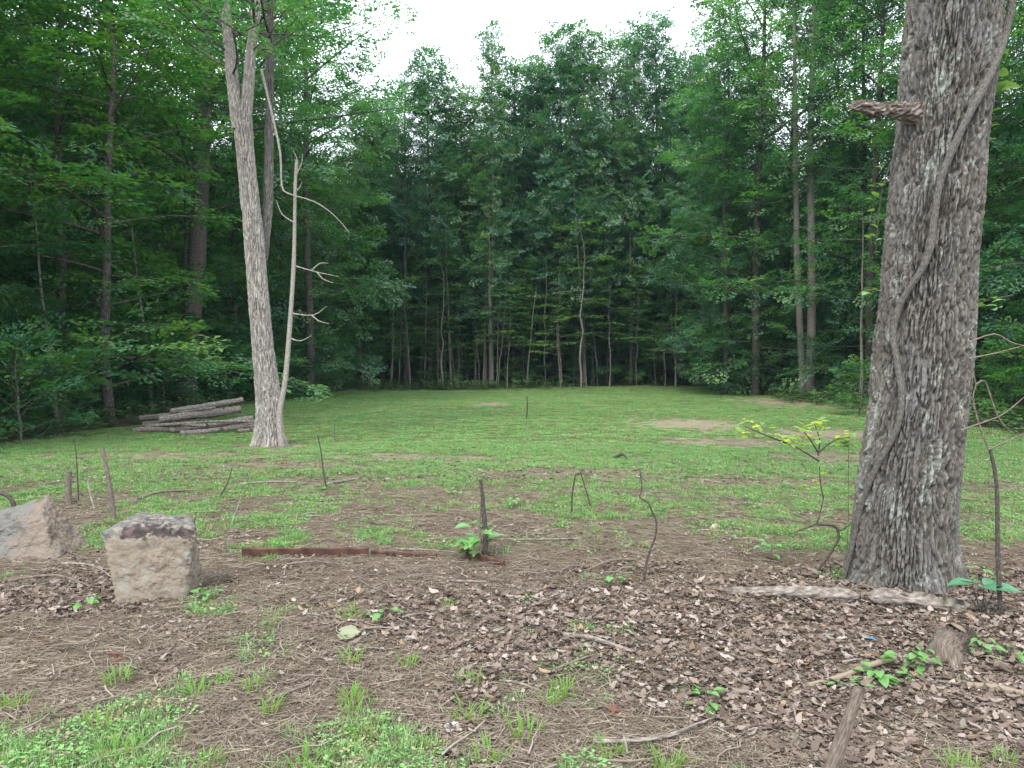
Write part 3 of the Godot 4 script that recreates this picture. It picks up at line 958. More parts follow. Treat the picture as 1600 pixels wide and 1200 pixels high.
	for i in 30:
		var x := rng.randf_range(-9.5, 13.0)
		var d := rng.randf_range(38.5, 46.0)
		var k := rng.randf_range(0.8, 1.5)
		plant(whip if i % 3 else sapling, x, d, k, k, "slender sapling in the shade behind the far row", "sapling", "saplings in the shade behind the far row")
	# bushes along both sides
	for t in [[-8.75, 13.7, 1.05, "leafy bush at the left edge in front of the wood"], [-8.95, 15.3, 0.8, "small bush at the foot of the wood left of the log pile"], [9.3, 20.6, 0.75, "low dark bush left of the big furrowed trunk across the grass"]]:
		plant(bush, t[0], t[1], t[2], t[2] * 1.15, t[3], "bush")
	for t in [[-11.6, 15.0, 1.6], [-11.4, 18.0, 1.5], [-11.2, 20.6, 1.5], [-10.6, 23.4, 1.5], [-10.2, 26.2, 1.4], [-9.8, 28.8, 1.4], [-9.6, 31.6, 1.5], [-10.6, 12.9, 1.3], [-10.7, 16.6, 1.4], [-10.6, 19.4, 1.0], [-9.9, 21.8, 1.1], [-9.3, 25.2, 1.0], [-9.0, 27.2, 1.2], [-8.9, 30.0, 1.1], [-8.4, 33.4, 1.2], [-7.4, 36.2, 1.1]]:
		plant(bush, t[0], t[1], t[2], t[2] * rng.randf_range(0.9, 1.3), "leafy bush along the foot of the left hand wood", "bush", "bushes along the left hand wood")
	for t in [[10.3, 20.4, 0.6], [12.3, 24.6, 0.9], [11.9, 17.2, 1.2], [12.4, 15.2, 1.3], [11.2, 31.8, 1.0], [10.0, 35.2, 1.1], [12.6, 19.4, 1.2]]:
		plant(bush, t[0], t[1], t[2], t[2] * rng.randf_range(0.9, 1.3), "leafy bush along the foot of the right hand wood", "bush", "bushes along the right hand wood")
	# slim bare stems inside the wood
	for t in [[-2.95, 37.2, 9, 0.07], [-2.75, 37.6, 8, 0.06], [-1.35, 38.0, 10, 0.12], [3.55, 37.4, 11, 0.09], [4.1, 38.8, 12, 0.08], [6.0, 39.0, 12, 0.1], [0.7, 37.0, 5, 0.05], [-8.6, 33.0, 6, 0.05], [-7.0, 36.4, 5, 0.05], [-4.9, 37.0, 6, 0.05], [-10.0, 17.0, 6, 0.05], [-10.3, 22.0, 8, 0.06], [-12.2, 17.6, 9, 0.07], [12.0, 16.2, 7, 0.06], [11.6, 25.6, 7, 0.06], [8.0, 37.6, 6, 0.05], [9.4, 36.6, 5, 0.05]]:
		var s := Shape.new()
		var p := trunk_path(t[2], 0.03, Vector3(rng.randf_range(-0.9, 0.6), 0, 0))
		s.tube(p, taper(t[3], p.size()), 8, true)
		solo("bare_stem", s.done(M.grey_bark), "slim pale bare stem standing among the leaves of the wood", "tree stem", on(t[0], t[1]), 0, "bare stems in the wood")
	var straight := Shape.new()
	var sp := trunk_path(8.5, 0.02, Vector3(-0.15, 0, 0))
	straight.tube(sp, taper(0.13, sp.size(), 1.2), 10, true)
	solo("bare_stem", straight.done(M.grey_bark), "straight pale slender trunk just left of the middle of the far row", "tree stem", on(-0.96, 37.0))
	# the wood goes on behind
	var deep := {column: [], dome: [], beech: [], layered: []}
	for i in 20:
		for j in 34:
			var x := (j - 16.5) * 3.3 + rng.randf_range(-1.2, 1.2)
			var d := 4.0 + i * 4.2 + rng.randf_range(-1.3, 1.3)
			var out := maxf(maxf(-17.0 - x, x - 19.5), d - (47.0 if absf(x) < 14 else 44.0))
			if out < 0 or absf(x) > 0.8 * d + 14: continue
			deep[layered].append(Transform3D(Basis(Vector3.UP, rng.randf() * TAU).scaled(Vector3.ONE * rng.randf_range(0.55, 0.9)), on(x + 1.6, d + 1.5)))
			var p: Node3D = [column, dome, beech][rng.randi() % 3]
			deep[p].append(Transform3D(Basis(Vector3.UP, rng.randf() * TAU).scaled(Vector3(1, rng.randf_range(0.75, 0.88), 1)), on(x, d)))
	deep[bush] = []
	for i in 900:
		var d := rng.randf_range(43, 92)
		var x := rng.randf_range(-0.75, 0.75) * d
		deep[bush].append(Transform3D(Basis(Vector3.UP, rng.randf() * TAU).scaled(Vector3(1.5, rng.randf_range(0.9, 1.7), 1.5)), on(x, d)))
	for p in deep:
		var me := ArrayMesh.new()
		for c in p.get_children():
			me.add_surface_from_arrays(Mesh.PRIMITIVE_TRIANGLES, c.mesh.surface_get_arrays(0))
			me.surface_set_material(me.get_surface_count() - 1, c.mesh.surface_get_material(0))
		stuff("distant_wood", me, deep[p], [], "deep wood seen dimly between the nearer trees")
	for p in [column, dome, spire, pine, layered, beech, hickory, sapling, whip, bush]: p.free()

func make_near_trees() -> void:
	# the big furrowed oak at the right
	var foot := on(2.80, 5.45)
	var o := thing("oak_tree", "massive oak trunk with deeply furrowed grey bark and a climbing vine at right", "tree", foot)
	var path := PackedVector3Array([Vector3(-0.015, -0.12, 0), Vector3(0.0, 0.55, 0), Vector3(0.06, 1.2, 0), Vector3(0.12, 1.95, 0), Vector3(0.175, 2.7, 0), Vector3(0.225, 3.4, 0), Vector3(0.285, 4.15, 0), Vector3(0.32, 4.9, 0)])
	var rad := PackedFloat32Array([0.335, 0.325, 0.308, 0.296, 0.289, 0.287, 0.292, 0.29])
	part("trunk", bark_trunk(path, rad, 400, 440, Vector2(0.030, 0.30), 0.033, 0.085, oak_paint, M.deep_bark, 41), o)
	var w := Shape.new()
	var lf := Shape.new()
	var up := PackedVector3Array()
	for i in 9: up.append(Vector3(0.31 + 0.03 * i, 4.85 + i * 1.3, -0.02 * i))
	var ur := taper(0.325, 9, 1.0)
	w.tube(up, ur, 14, false)
	limbs(w, lf, up, ur, {"t0": 0.3, "nb": 24, "reach": 4.6, "outline": "dome", "up0": 12, "up1": 60, "droop": 0.15, "spray": "right", "size": 1.25, "step": 0.6, "side": 0.4, "level": 0.3})
	part("limb", w.done(M.dark_bark), o)
	part("crown", lf.done(M.leaves_right, false), o)
	# the broken branch on its left side
	var st := Shape.new()
	var sp := PackedVector3Array([Vector3(0.0, 3.26, 0.08), Vector3(-0.14, 3.265, 0.14), Vector3(-0.25, 3.27, 0.18), Vector3(-0.36, 3.262, 0.2), Vector3(-0.46, 3.275, 0.22), Vector3(-0.53, 3.268, 0.23)])
	var sm2 := PackedVector3Array()
	var sr2 := PackedFloat32Array()
	var stub := PackedFloat32Array([0.085, 0.055, 0.044, 0.046, 0.034, 0.016])
	for i in 41:
		sm2.append(smooth_along(sp, i / 40.0))
		sr2.append(along_r(stub, i / 40.0))
	st.tube(sm2, sr2, 26, true)
	for i in st.v.size():
		var q := st.v[i]
		var g := grit.get_noise_3d(q.x * 9.0, q.y * 40.0, q.z * 40.0)
		st.v[i] += st.n[i] * 0.026 * (g + 0.5 * grit.get_noise_3dv(q * 60.0)) + Vector3(-0.05 * grit.get_noise_3d(4.0, q.y * 70.0, q.z * 70.0) * smoothstep(-0.42, -0.5, q.x), 0, 0)
		st.c[i] = Color(0.095, 0.076, 0.065).lerp(Color(0.23, 0.195, 0.17), smoothstep(-0.1, 0.35, grit.get_noise_3d(q.x * 16.0 + 5, q.y * 50.0, q.z * 50.0)))
	part("broken_branch", st.done(M.deep_bark, false), o)
	# the vine: [height, share of the trunk's half width to the right]
	var vp := PackedVector3Array()
	var vr := PackedFloat32Array()
	var way := [[-0.05, -0.92], [0.28, -0.86], [0.5, -0.8], [0.68, -0.69], [0.85, -0.55], [1.02, -0.36], [1.16, -0.26], [1.33, -0.27], [1.53, -0.4], [1.73, -0.55], [1.9, -0.52], [2.05, -0.35], [2.18, -0.14], [2.33, -0.02], [2.55, 0.0], [2.77, 0.05], [2.94, 0.2], [3.18, 0.46], [3.38, 0.72], [3.58, 0.92], [3.77, 1.04], [4.03, 1.1], [4.6, 1.1]]
	for q in way:
		var h: float = q[0]
		var t: float = (h + 0.12) / 5.02
		var mid := smooth_along(path, t)
		var r := along_r(rad, t) + (0.022 if h > 0.3 else 0.03 + 0.05 * (0.3 - h) / 0.35)
		var sx: float = q[1]
		var z := sqrt(maxf(0.0, 1.0 - minf(sx * sx, 1.0)))
		vp.append(foot + Vector3(mid.x, h, 0) + Vector3(0.89, 0, 0.456) * sx * r + Vector3(-0.456, 0, 0.89) * (z * r + (0.03 if sx >= 1.0 else 0.0)))
		vr.append(lerpf(0.018, 0.027, clampf(h / 4.0, 0, 1)) * rng.randf_range(0.92, 1.08))
	var sm := PackedVector3Array()
	var sr := PackedFloat32Array()
	for i in (vp.size() - 1) * 4 + 1:
		var t := float(i) / ((vp.size() - 1) * 4)
		sm.append(smooth_along(vp, t))
		sr.append(along_r(vr, t) * (1.0 + rng.randf_range(-0.06, 0.06)))
	var vs := Shape.new()
	vs.tube(sm, sr, 10, true)
	solo("climbing_vine", vs.done(M.vine_bark), "thick brown woody vine winding up the furrowed oak trunk", "vine")

	# the pale forked tree at the left
	var pf := on(-4.35, 13.75)
	o = thing("pale_tree", "pale barked tree with a forked top standing right of the log pile", "tree", pf)
	var pp := PackedVector3Array([Vector3(0.02, -0.12, 0), Vector3(0, 0.7, 0), Vector3(-0.06, 1.4, 0), Vector3(-0.12, 2.1, 0), Vector3(-0.18, 2.9, 0), Vector3(-0.23, 3.75, 0), Vector3(-0.30, 4.5, 0), Vector3(-0.36, 5.2, 0), Vector3(-0.42, 5.9, 0)])
	part("trunk", bark_trunk(pp, PackedFloat32Array([0.24, 0.215, 0.185, 0.175, 0.17, 0.165, 0.152, 0.148, 0.165]), 170, 300, Vector2(0.045, 0.5), 0.026, 0.12, pale_paint, M.deep_bark, 51), o)
	var lp := [PackedVector3Array([Vector3(-0.47, 5.6, 0), Vector3(-0.55, 6.3, 0), Vector3(-0.60, 6.9, 0.02), Vector3(-0.66, 7.7, 0.05), Vector3(-0.8, 9.0, 0.1), Vector3(-1.1, 11, 0.1), Vector3(-1.2, 13.5, 0)]), PackedVector3Array([Vector3(-0.36, 5.6, 0.02), Vector3(-0.29, 6.3, 0.02), Vector3(-0.22, 7.1, 0), Vector3(-0.10, 7.9, 0), Vector3(0.1, 9.2, -0.1), Vector3(0.3, 11.2, -0.2), Vector3(0.4, 13.8, -0.2)]), PackedVector3Array([Vector3(-0.13, 3.3, -0.1), Vector3(-0.06, 4.2, -0.26), Vector3(-0.06, 5.5, -0.38), Vector3(-0.06, 7.0, -0.5), Vector3(-0.04, 8.5, -0.6), Vector3(0.2, 10.5, -0.8), Vector3(0.3, 12.5, -1.0)])]
	lf = Shape.new()
	for k in 3:
		var lr := PackedFloat32Array()
		for i in 7: lr.append([0.115, 0.105, 0.095][k] * (1.0 - 0.09 * i - 0.004 * i * i))
		part("limb", bark_trunk(lp[k], lr, 80, 160, Vector2(0.045, 0.5), 0.02, 0.0, oak_paint if k == 2 else pale_paint, M.deep_bark, 52 + k), o)
		w = Shape.new()
		limbs(w, lf, lp[k], lr, {"t0": [0.2, 0.25, 0.5][k], "nb": 22, "reach": 2.3, "outline": "dome", "up0": 10, "up1": 60, "droop": 0.1, "spray": "right", "size": 0.75, "step": 0.55, "side": 0.4, "level": 0.3, "from": 0.5})
		part("branch", w.done(M.dark_bark), o)
	part("crown", lf.done(M.leaves_right, false), o)

	# the dead pale sapling beside it, with a hanging broken top
	o = thing("dead_sapling", "thin bare pale sapling leaning beside the forked pale trunk", "sapling")
	part("stem", stick_mesh([[-4.05, -0.05], [-4.09, 0.53], [-3.97, 1.21], [-3.86, 2.44], [-3.80, 3.33], [-3.77, 4.43], [-3.74, 4.99]], 13.5, 0.058, 0.024, M.bare_wood, 10), o)
	for b in [[[-3.78, 4.43], [-3.7, 4.5], [-3.64, 4.62]], [[-3.80, 3.16], [-3.41, 3.05], [-3.02, 2.97]], [[-3.84, 2.33], [-3.47, 2.30], [-3.24, 2.46]], [[-3.77, 4.7], [-3.66, 4.9], [-3.63, 5.1]], [[-3.5, 3.07], [-3.35, 3.2], [-3.2, 3.2]], [[-3.4, 3.05], [-3.3, 2.93], [-3.12, 2.86]], [[-3.5, 2.3], [-3.38, 2.2], [-3.2, 2.15]], [[-3.9, 1.9], [-3.7, 1.85], [-3.5, 1.95]], [[-3.78, 3.9], [-4.0, 4.05], [-4.1, 4.3]], [[-3.76, 4.6], [-3.72, 4.95], [-3.8, 5.15]]]:
		part("branch", stick_mesh(b, 13.5, 0.015, 0.004, M.bare_wood, 6), o)
	stick("hanging_branch", [[-4.3, 6.5], [-4.12, 5.72], [-3.99, 5.07], [-3.97, 4.52], [-3.84, 4.38], [-3.42, 4.25], [-3.09, 4.03], [-2.82, 3.73]], 13.4, 0.024, 0.006, M.bare_wood, "long bare branch hanging down from the pale fork across the dead sapling", "branch")

	# the dark leaning oak behind the log pile
	o = thing("dark_oak", "tall dark trunk leaning right behind the log pile with wide spreading branches", "tree", on(-10.2, 24.0))
	w = Shape.new()
	lf = Shape.new()
	var dp := PackedVector3Array([Vector3(0, -0.15, 0), Vector3(0.03, 0.5, 0), Vector3(0.2, 2.4, 0), Vector3(0.45, 4.7, 0), Vector3(0.6, 7.2, 0), Vector3(0.7, 9.6, 0), Vector3(0.78, 12, 0), Vector3(0.9, 14.5, 0), Vector3(1.0, 17, 0), Vector3(1.1, 20, 0)])
	var dr := PackedFloat32Array([0.42, 0.31, 0.28, 0.26, 0.25, 0.24, 0.2, 0.16, 0.11, 0.03])
	w.tube(dp, dr, 14, false)
	limbs(w, lf, dp, dr, {"t0": 0.38, "nb": 50, "reach": 6.7, "outline": "dome", "up0": 4, "up1": 60, "droop": 0.1, "spray": "right", "size": 1.05, "step": 0.52, "side": 0.36, "level": 0.35, "gaps": 0.2, "fill": 1, "puff": 0.5})
	part("trunk", w.done(M.dark_bark), o)
	part("crown", lf.done(M.leaves_right, false), o)

	# the twin pale trunks at the right
	o = thing("twin_tree", "pair of slim pale trunks joined at the foot before the right hand wood", "tree", on(11.15, 29.2))
	for k in 2:
		w = Shape.new()
		lf = Shape.new()
		var tp: PackedVector3Array = [PackedVector3Array([Vector3(-0.06, -0.1, 0), Vector3(-0.13, 0.6, 0), Vector3(-0.25, 2.5, 0), Vector3(-0.42, 5.4, 0), Vector3(-0.5, 9, 0), Vector3(-0.6, 13, 0), Vector3(-0.7, 16, 0)]), PackedVector3Array([Vector3(0.08, -0.1, 0.05), Vector3(0.12, 0.6, 0.05), Vector3(0.16, 2.5, 0.05), Vector3(0.15, 5.4, 0), Vector3(0.03, 9.2, 0), Vector3(0.1, 14, 0), Vector3(0.1, 18, 0)])][k]
		var tr := PackedFloat32Array()
		for i in 7: tr.append([0.13, 0.17][k] * [1.35, 1.0, 0.95, 0.88, 0.75, 0.5, 0.15][i])
		w.tube(tp, tr, 12, false)
		limbs(w, lf, tp, tr, {"t0": 0.6, "nb": 22, "reach": 2.6, "outline": "dome", "up0": 5, "up1": 55, "droop": 0.1, "spray": "right", "size": 1.0, "step": 0.5, "side": 0.4, "level": 0.35})
		part("trunk", w.done(M.grey_bark), o)
		part("crown", lf.done(M.leaves_right, false), o)

func rock_paint(p: Vector3) -> Color:
	var g := grit.get_noise_3dv(p * 24.0) * 0.5 + grit.get_noise_3dv(p * 80.0) * 0.5
	var c := Color(0.185, 0.15, 0.118) * (1.0 + 0.4 * g)
	c = c.lerp(Color(0.21, 0.20, 0.175), smoothstep(0.15, 0.4, grit.get_noise_3dv(p * 6.0)) * 0.6)
	c = c.lerp(Color(0.085, 0.07, 0.06), smoothstep(0.2, 0.42, grit.get_noise_3d(p.x * 8.0, p.y * 16.0, p.z * 8.0)) * 0.55)
	# the grey weathered cap with its dark and rusty seam
	var cap := p.y - 0.38 - 0.06 * grit.get_noise_3dv(p * 9.0) + 0.03 * grit.get_noise_3dv(p * 30.0) + (p.x + 2.4) * 0.09
	if cap > 0.0:
		c = Color(0.115, 0.108, 0.10).lerp(Color(0.19, 0.165, 0.14), smoothstep(-0.1, 0.4, grit.get_noise_3dv(p * 11.0 + Vector3(7, 0, 0)))) * (1.0 + 0.7 * g)
		if cap < 0.075 and p.x > -2.58: c = Color(0.05, 0.043, 0.043).lerp(Color(0.10, 0.068, 0.06), smoothstep(0, 0.3, grit.get_noise_3dv(p * 13.0))) * (1.0 + 0.4 * g)
	if p.x > -2.13 - p.y * 0.02 and grit.get_noise_3dv(p * 15.0) > -0.1: c = Color(0.13, 0.12, 0.10) * (1.0 + 0.4 * g)
	return c

func rock2_paint(p: Vector3) -> Color:
	var g := grit.get_noise_3dv(p * 22.0) * 0.5 + grit.get_noise_3dv(p * 70.0) * 0.5
	var c := Color(0.165, 0.132, 0.108) * (1.0 + 0.4 * g)
	c = c.lerp(Color(0.13, 0.125, 0.116), smoothstep(-3.85, -4.05, p.x + 0.15 * grit.get_noise_3dv(p * 7.0)))
	return c.lerp(Color(0.09, 0.075, 0.065), smoothstep(0.22, 0.42, grit.get_noise_3dv(p * 5.0 + Vector3(3, 0, 0))) * 0.75)

func make_stones_and_logs() -> void:
	var lo := -0.06
	solo("boulder", stone_mesh([Vector3(-2.56, lo, -4.90), Vector3(-2.16, lo, -5.08), Vector3(-2.11, 0.46, -5.16), Vector3(-2.72, 0.465, -5.0), Vector3(-2.66, lo, -5.5), Vector3(-2.2, lo, -5.5), Vector3(-2.24, 0.485, -5.42), Vector3(-2.62, 0.525, -5.40)], 64, 0.02, M.stone, rock_paint, 61), "squarish tan boulder with a flat face and grey cap standing on the leaf litter", "boulder")
	solo("boulder", stone_mesh([Vector3(-4.56, lo, -5.85), Vector3(-3.58, lo, -6.0), Vector3(-3.80, 0.37, -6.2), Vector3(-4.41, 0.20, -6.02), Vector3(-4.51, lo, -6.7), Vector3(-3.56, lo, -6.55), Vector3(-3.86, 0.46, -6.42), Vector3(-4.46, 0.27, -6.5)], 64, 0.028, M.stone, rock2_paint, 62), "brown sloping boulder half sunk in the ground at the left edge", "boulder")
	# log pile: [left end, right end, radius left, radius right, label]
	for q in [[Vector3(-7.15, 0.42, -16.1), Vector3(-5.95, 0.62, -17.0), 0.07, 0.085, "topmost grey log of the pile, thicker at its right end"],
			[Vector3(-7.3, 0.26, -15.9), Vector3(-5.9, 0.44, -16.7), 0.10, 0.11, "thickest smooth grey brown log in the middle of the pile"],
			[Vector3(-8.1, 0.24, -16.7), Vector3(-6.7, 0.30, -17.4), 0.075, 0.06, "log at the back left of the pile"],
			[Vector3(-7.5, 0.16, -15.7), Vector3(-6.2, 0.18, -15.6), 0.05, 0.04, "thin split log sticking out left under the thickest one"],
			[Vector3(-6.9, 0.10, -15.5), Vector3(-5.55, 0.22, -16.4), 0.075, 0.085, "log below the thickest one, reaching far right"],
			[Vector3(-7.75, 0.06, -15.7), Vector3(-6.9, 0.09, -15.7), 0.07, 0.07, "short log at the low left front with a broken dark end"],
			[Vector3(-6.55, 0.07, -15.2), Vector3(-5.6, 0.09, -15.9), 0.07, 0.055, "pale log lowest in front of the pile"],
			[Vector3(-5.9, 0.08, -16.2), Vector3(-5.0, 0.10, -16.7), 0.07, 0.06, "log at the right end of the pile near the pale trunk"],
			[Vector3(-7.9, 0.09, -16.5), Vector3(-6.2, 0.12, -16.7), 0.10, 0.10, "log at the bottom back of the pile, mostly hidden"],
			[Vector3(-6.6, 0.09, -16.1), Vector3(-5.3, 0.11, -16.9), 0.09, 0.09, "log at the bottom of the pile under the right ends"],
			[Vector3(-5.6, 0.06, -15.7), Vector3(-4.95, 0.09, -16.1), 0.05, 0.045, "short pale log at the right front of the pile"], [Vector3(-7.6, 0.36, -15.9), Vector3(-6.3, 0.46, -16.3), 0.035, 0.03, "thin pole lying on top of the pile at its left"], [Vector3(-7.2, 0.2, -15.4), Vector3(-5.3, 0.24, -15.9), 0.035, 0.025, "long thin pole along the front of the pile"]]:
		var lg := log_thing("log", q[0], q[1], q[2] * 0.76, q[3] * 0.76, M.log_bark, q[4], "", rng.randf_range(0.03, 0.09), 0.22)
		if rng.randf() < 0.6:
			var way: Vector3 = q[1] - q[0]
			thin_branch(way * rng.randf_range(0.3, 0.8), Vector3(rng.randf_range(-0.1, 0.1), rng.randf_range(0.06, 0.16), 0.12), 0.022, lg)
	# logs lying at the foot of the big oak
	log_thing("log", on(1.38, 5.14, 0.012), on(2.26, 4.98, 0.05), 0.030, 0.05, M.log_bark, "weathered grey log half buried left of the oak foot", "", 0.05, 0.5, false)
	log_thing("log", on(2.3, 4.93, 0.05), on(2.9, 4.76, 0.015), 0.052, 0.032, M.log_bark, "weathered grey log with split grain in front of the oak foot", "", 0.04, 0.5, false)
	# rusty edging board
	for q in [[Vector3(-2.15, 0.035, -6.08), Vector3(-1.15, 0.03, -6.12), "long rusty brown edging strip lying across the leaf litter"], [Vector3(-0.36, 0.03, -6.05), Vector3(-0.06, 0.005, -5.8), "short end of rusty edging slanting into the ground by the leafy stem"], [Vector3(-1.13, 0.004, -6.13), Vector3(-0.6, -0.012, -6.09), "thin half buried piece of rusty edging right of the long strip"]]:
		var a: Vector3 = q[0]
		var b: Vector3 = q[1]
		var s := Shape.new()
		var dir := (b - a).normalized()
		var up := Vector3(0, 1, 0.18).normalized()
		var out := dir.cross(up).normalized()
		var n := 20
		for i in n + 1:
			var mid := a.lerp(b, float(i) / n)
			var sag := 0.004 * sin(i * 1.3) + grit.get_noise_1d(i * 0.7) * 0.004
			for c in [[-0.045, 0.012], [0.026, 0.011], [0.031, 0.006], [0.031, -0.008], [0.026, -0.012], [-0.045, -0.012]]:
				s.v.append(mid + up * (c[0] + sag) - out * c[1])
				s.c.append(Color(0.05, 0.03, 0.026).lerp(Color(0.12, 0.065, 0.048), clampf(0.5 + grit.get_noise_3dv(s.v[-1] * 18.0), 0, 1)))
			if i:
				for k in 6:
					var e := i * 6 + k
					var f := i * 6 + (k + 1) % 6
					s.ix.append_array([e - 6, e, f, e - 6, f, f - 6])
		for e in [0, n * 6]: s.ix.append_array([e, e + 1, e + 4, e, e + 4, e + 5, e + 1, e + 2, e + 4, e + 2, e + 3, e + 4])
		solo("rusty_edging", s.done(M.stone, false), q[2], "edging strip")
	# gnarled stump at the right
	var o := thing("stump", "small gnarled stump with a pale cut top right of the front litter", "stump", on(2.28, 4.0))
	var s := Shape.new()
	var kp := PackedVector3Array()
	var kr := PackedFloat32Array()
	for i in 25:
		var u := i / 24.0
		kp.append(Vector3(-0.03 + 0.105 * u + 0.012 * sin(u * 9.0), -0.05 + 0.235 * u, 0.01 * sin(u * 7.0)))
		kr.append(0.088 - 0.05 * u + 0.022 * sin(u * 3.14) + 0.012 * smoothstep(0.8, 1.0, u))
	s.tube(kp, kr, 40, false)
	for i in s.v.size(): s.v[i] += s.n[i] * (0.035 * grit.get_noise_3d(s.n[i].x * 1.6, s.v[i].y * 9.0, s.n[i].z * 1.6) + 0.02 * grit.get_noise_3d(s.n[i].x * 6.0, s.v[i].y * 16.0, s.n[i].z * 6.0))
	part("stump_wood", s.done(M.brown_stick), o)
	s = Shape.new()
	s.tube(PackedVector3Array([Vector3(0.07, 0.178, 0), Vector3(0.077, 0.189, 0)]), PackedFloat32Array([0.044, 0.036]), 14, true)
	part("cut_end", s.done(M.cut_wood), o)
	for r in [[-0.1, 0.02, 0.09], [0.09, 0.0, 0.06], [-0.02, 0.0, 0.15]]:
		s = Shape.new()
		s.tube(PackedVector3Array([Vector3(0, 0.06, 0.02), Vector3(r[0] * 0.6, 0.035, r[2] * 0.6), Vector3(r[0], -0.01, r[2])]), PackedFloat32Array([0.03, 0.024, 0.012]), 8, true)
		part("root", s.done(M.brown_stick), o)
	# small stones and scraps
	for q in [[-0.265, 3.3, 0.05, Color(0.40, 0.42, 0.40), "pale grey flat stone among the grass at the bottom"], [0.49, 3.4, 0.028, Color(0.33, 0.16, 0.10), "small rust red stone in the front grass"], [1.02, 3.3, 0.02, Color(0.5, 0.5, 0.5), "small white pebble by the front twig"], [1.9, 7.15, 0.06, Color(0.42, 0.33, 0.27), "smooth pinkish stone in the bare patch left of the crooked shrub"]]:
		var c: Color = q[3]
		var k: float = q[2]
		solo("stone", stone_mesh([Vector3(-k, -0.01, k * 0.6), Vector3(k, -0.01, k * 0.6), Vector3(k * 0.7, k * 0.45, k * 0.3), Vector3(-k * 0.6, k * 0.4, k * 0.3), Vector3(-k, -0.01, -k * 0.6), Vector3(k, -0.01, -k * 0.6), Vector3(k * 0.7, k * 0.45, -k * 0.4), Vector3(-k * 0.6, k * 0.5, -k * 0.4)], 8, k * 0.16, M.stone, func(p: Vector3): return c * (1.0 + 0.3 * grit.get_noise_3dv(p * 60.0)), 70), q[4], "stone", on(q[0], q[1]), rng.randf())

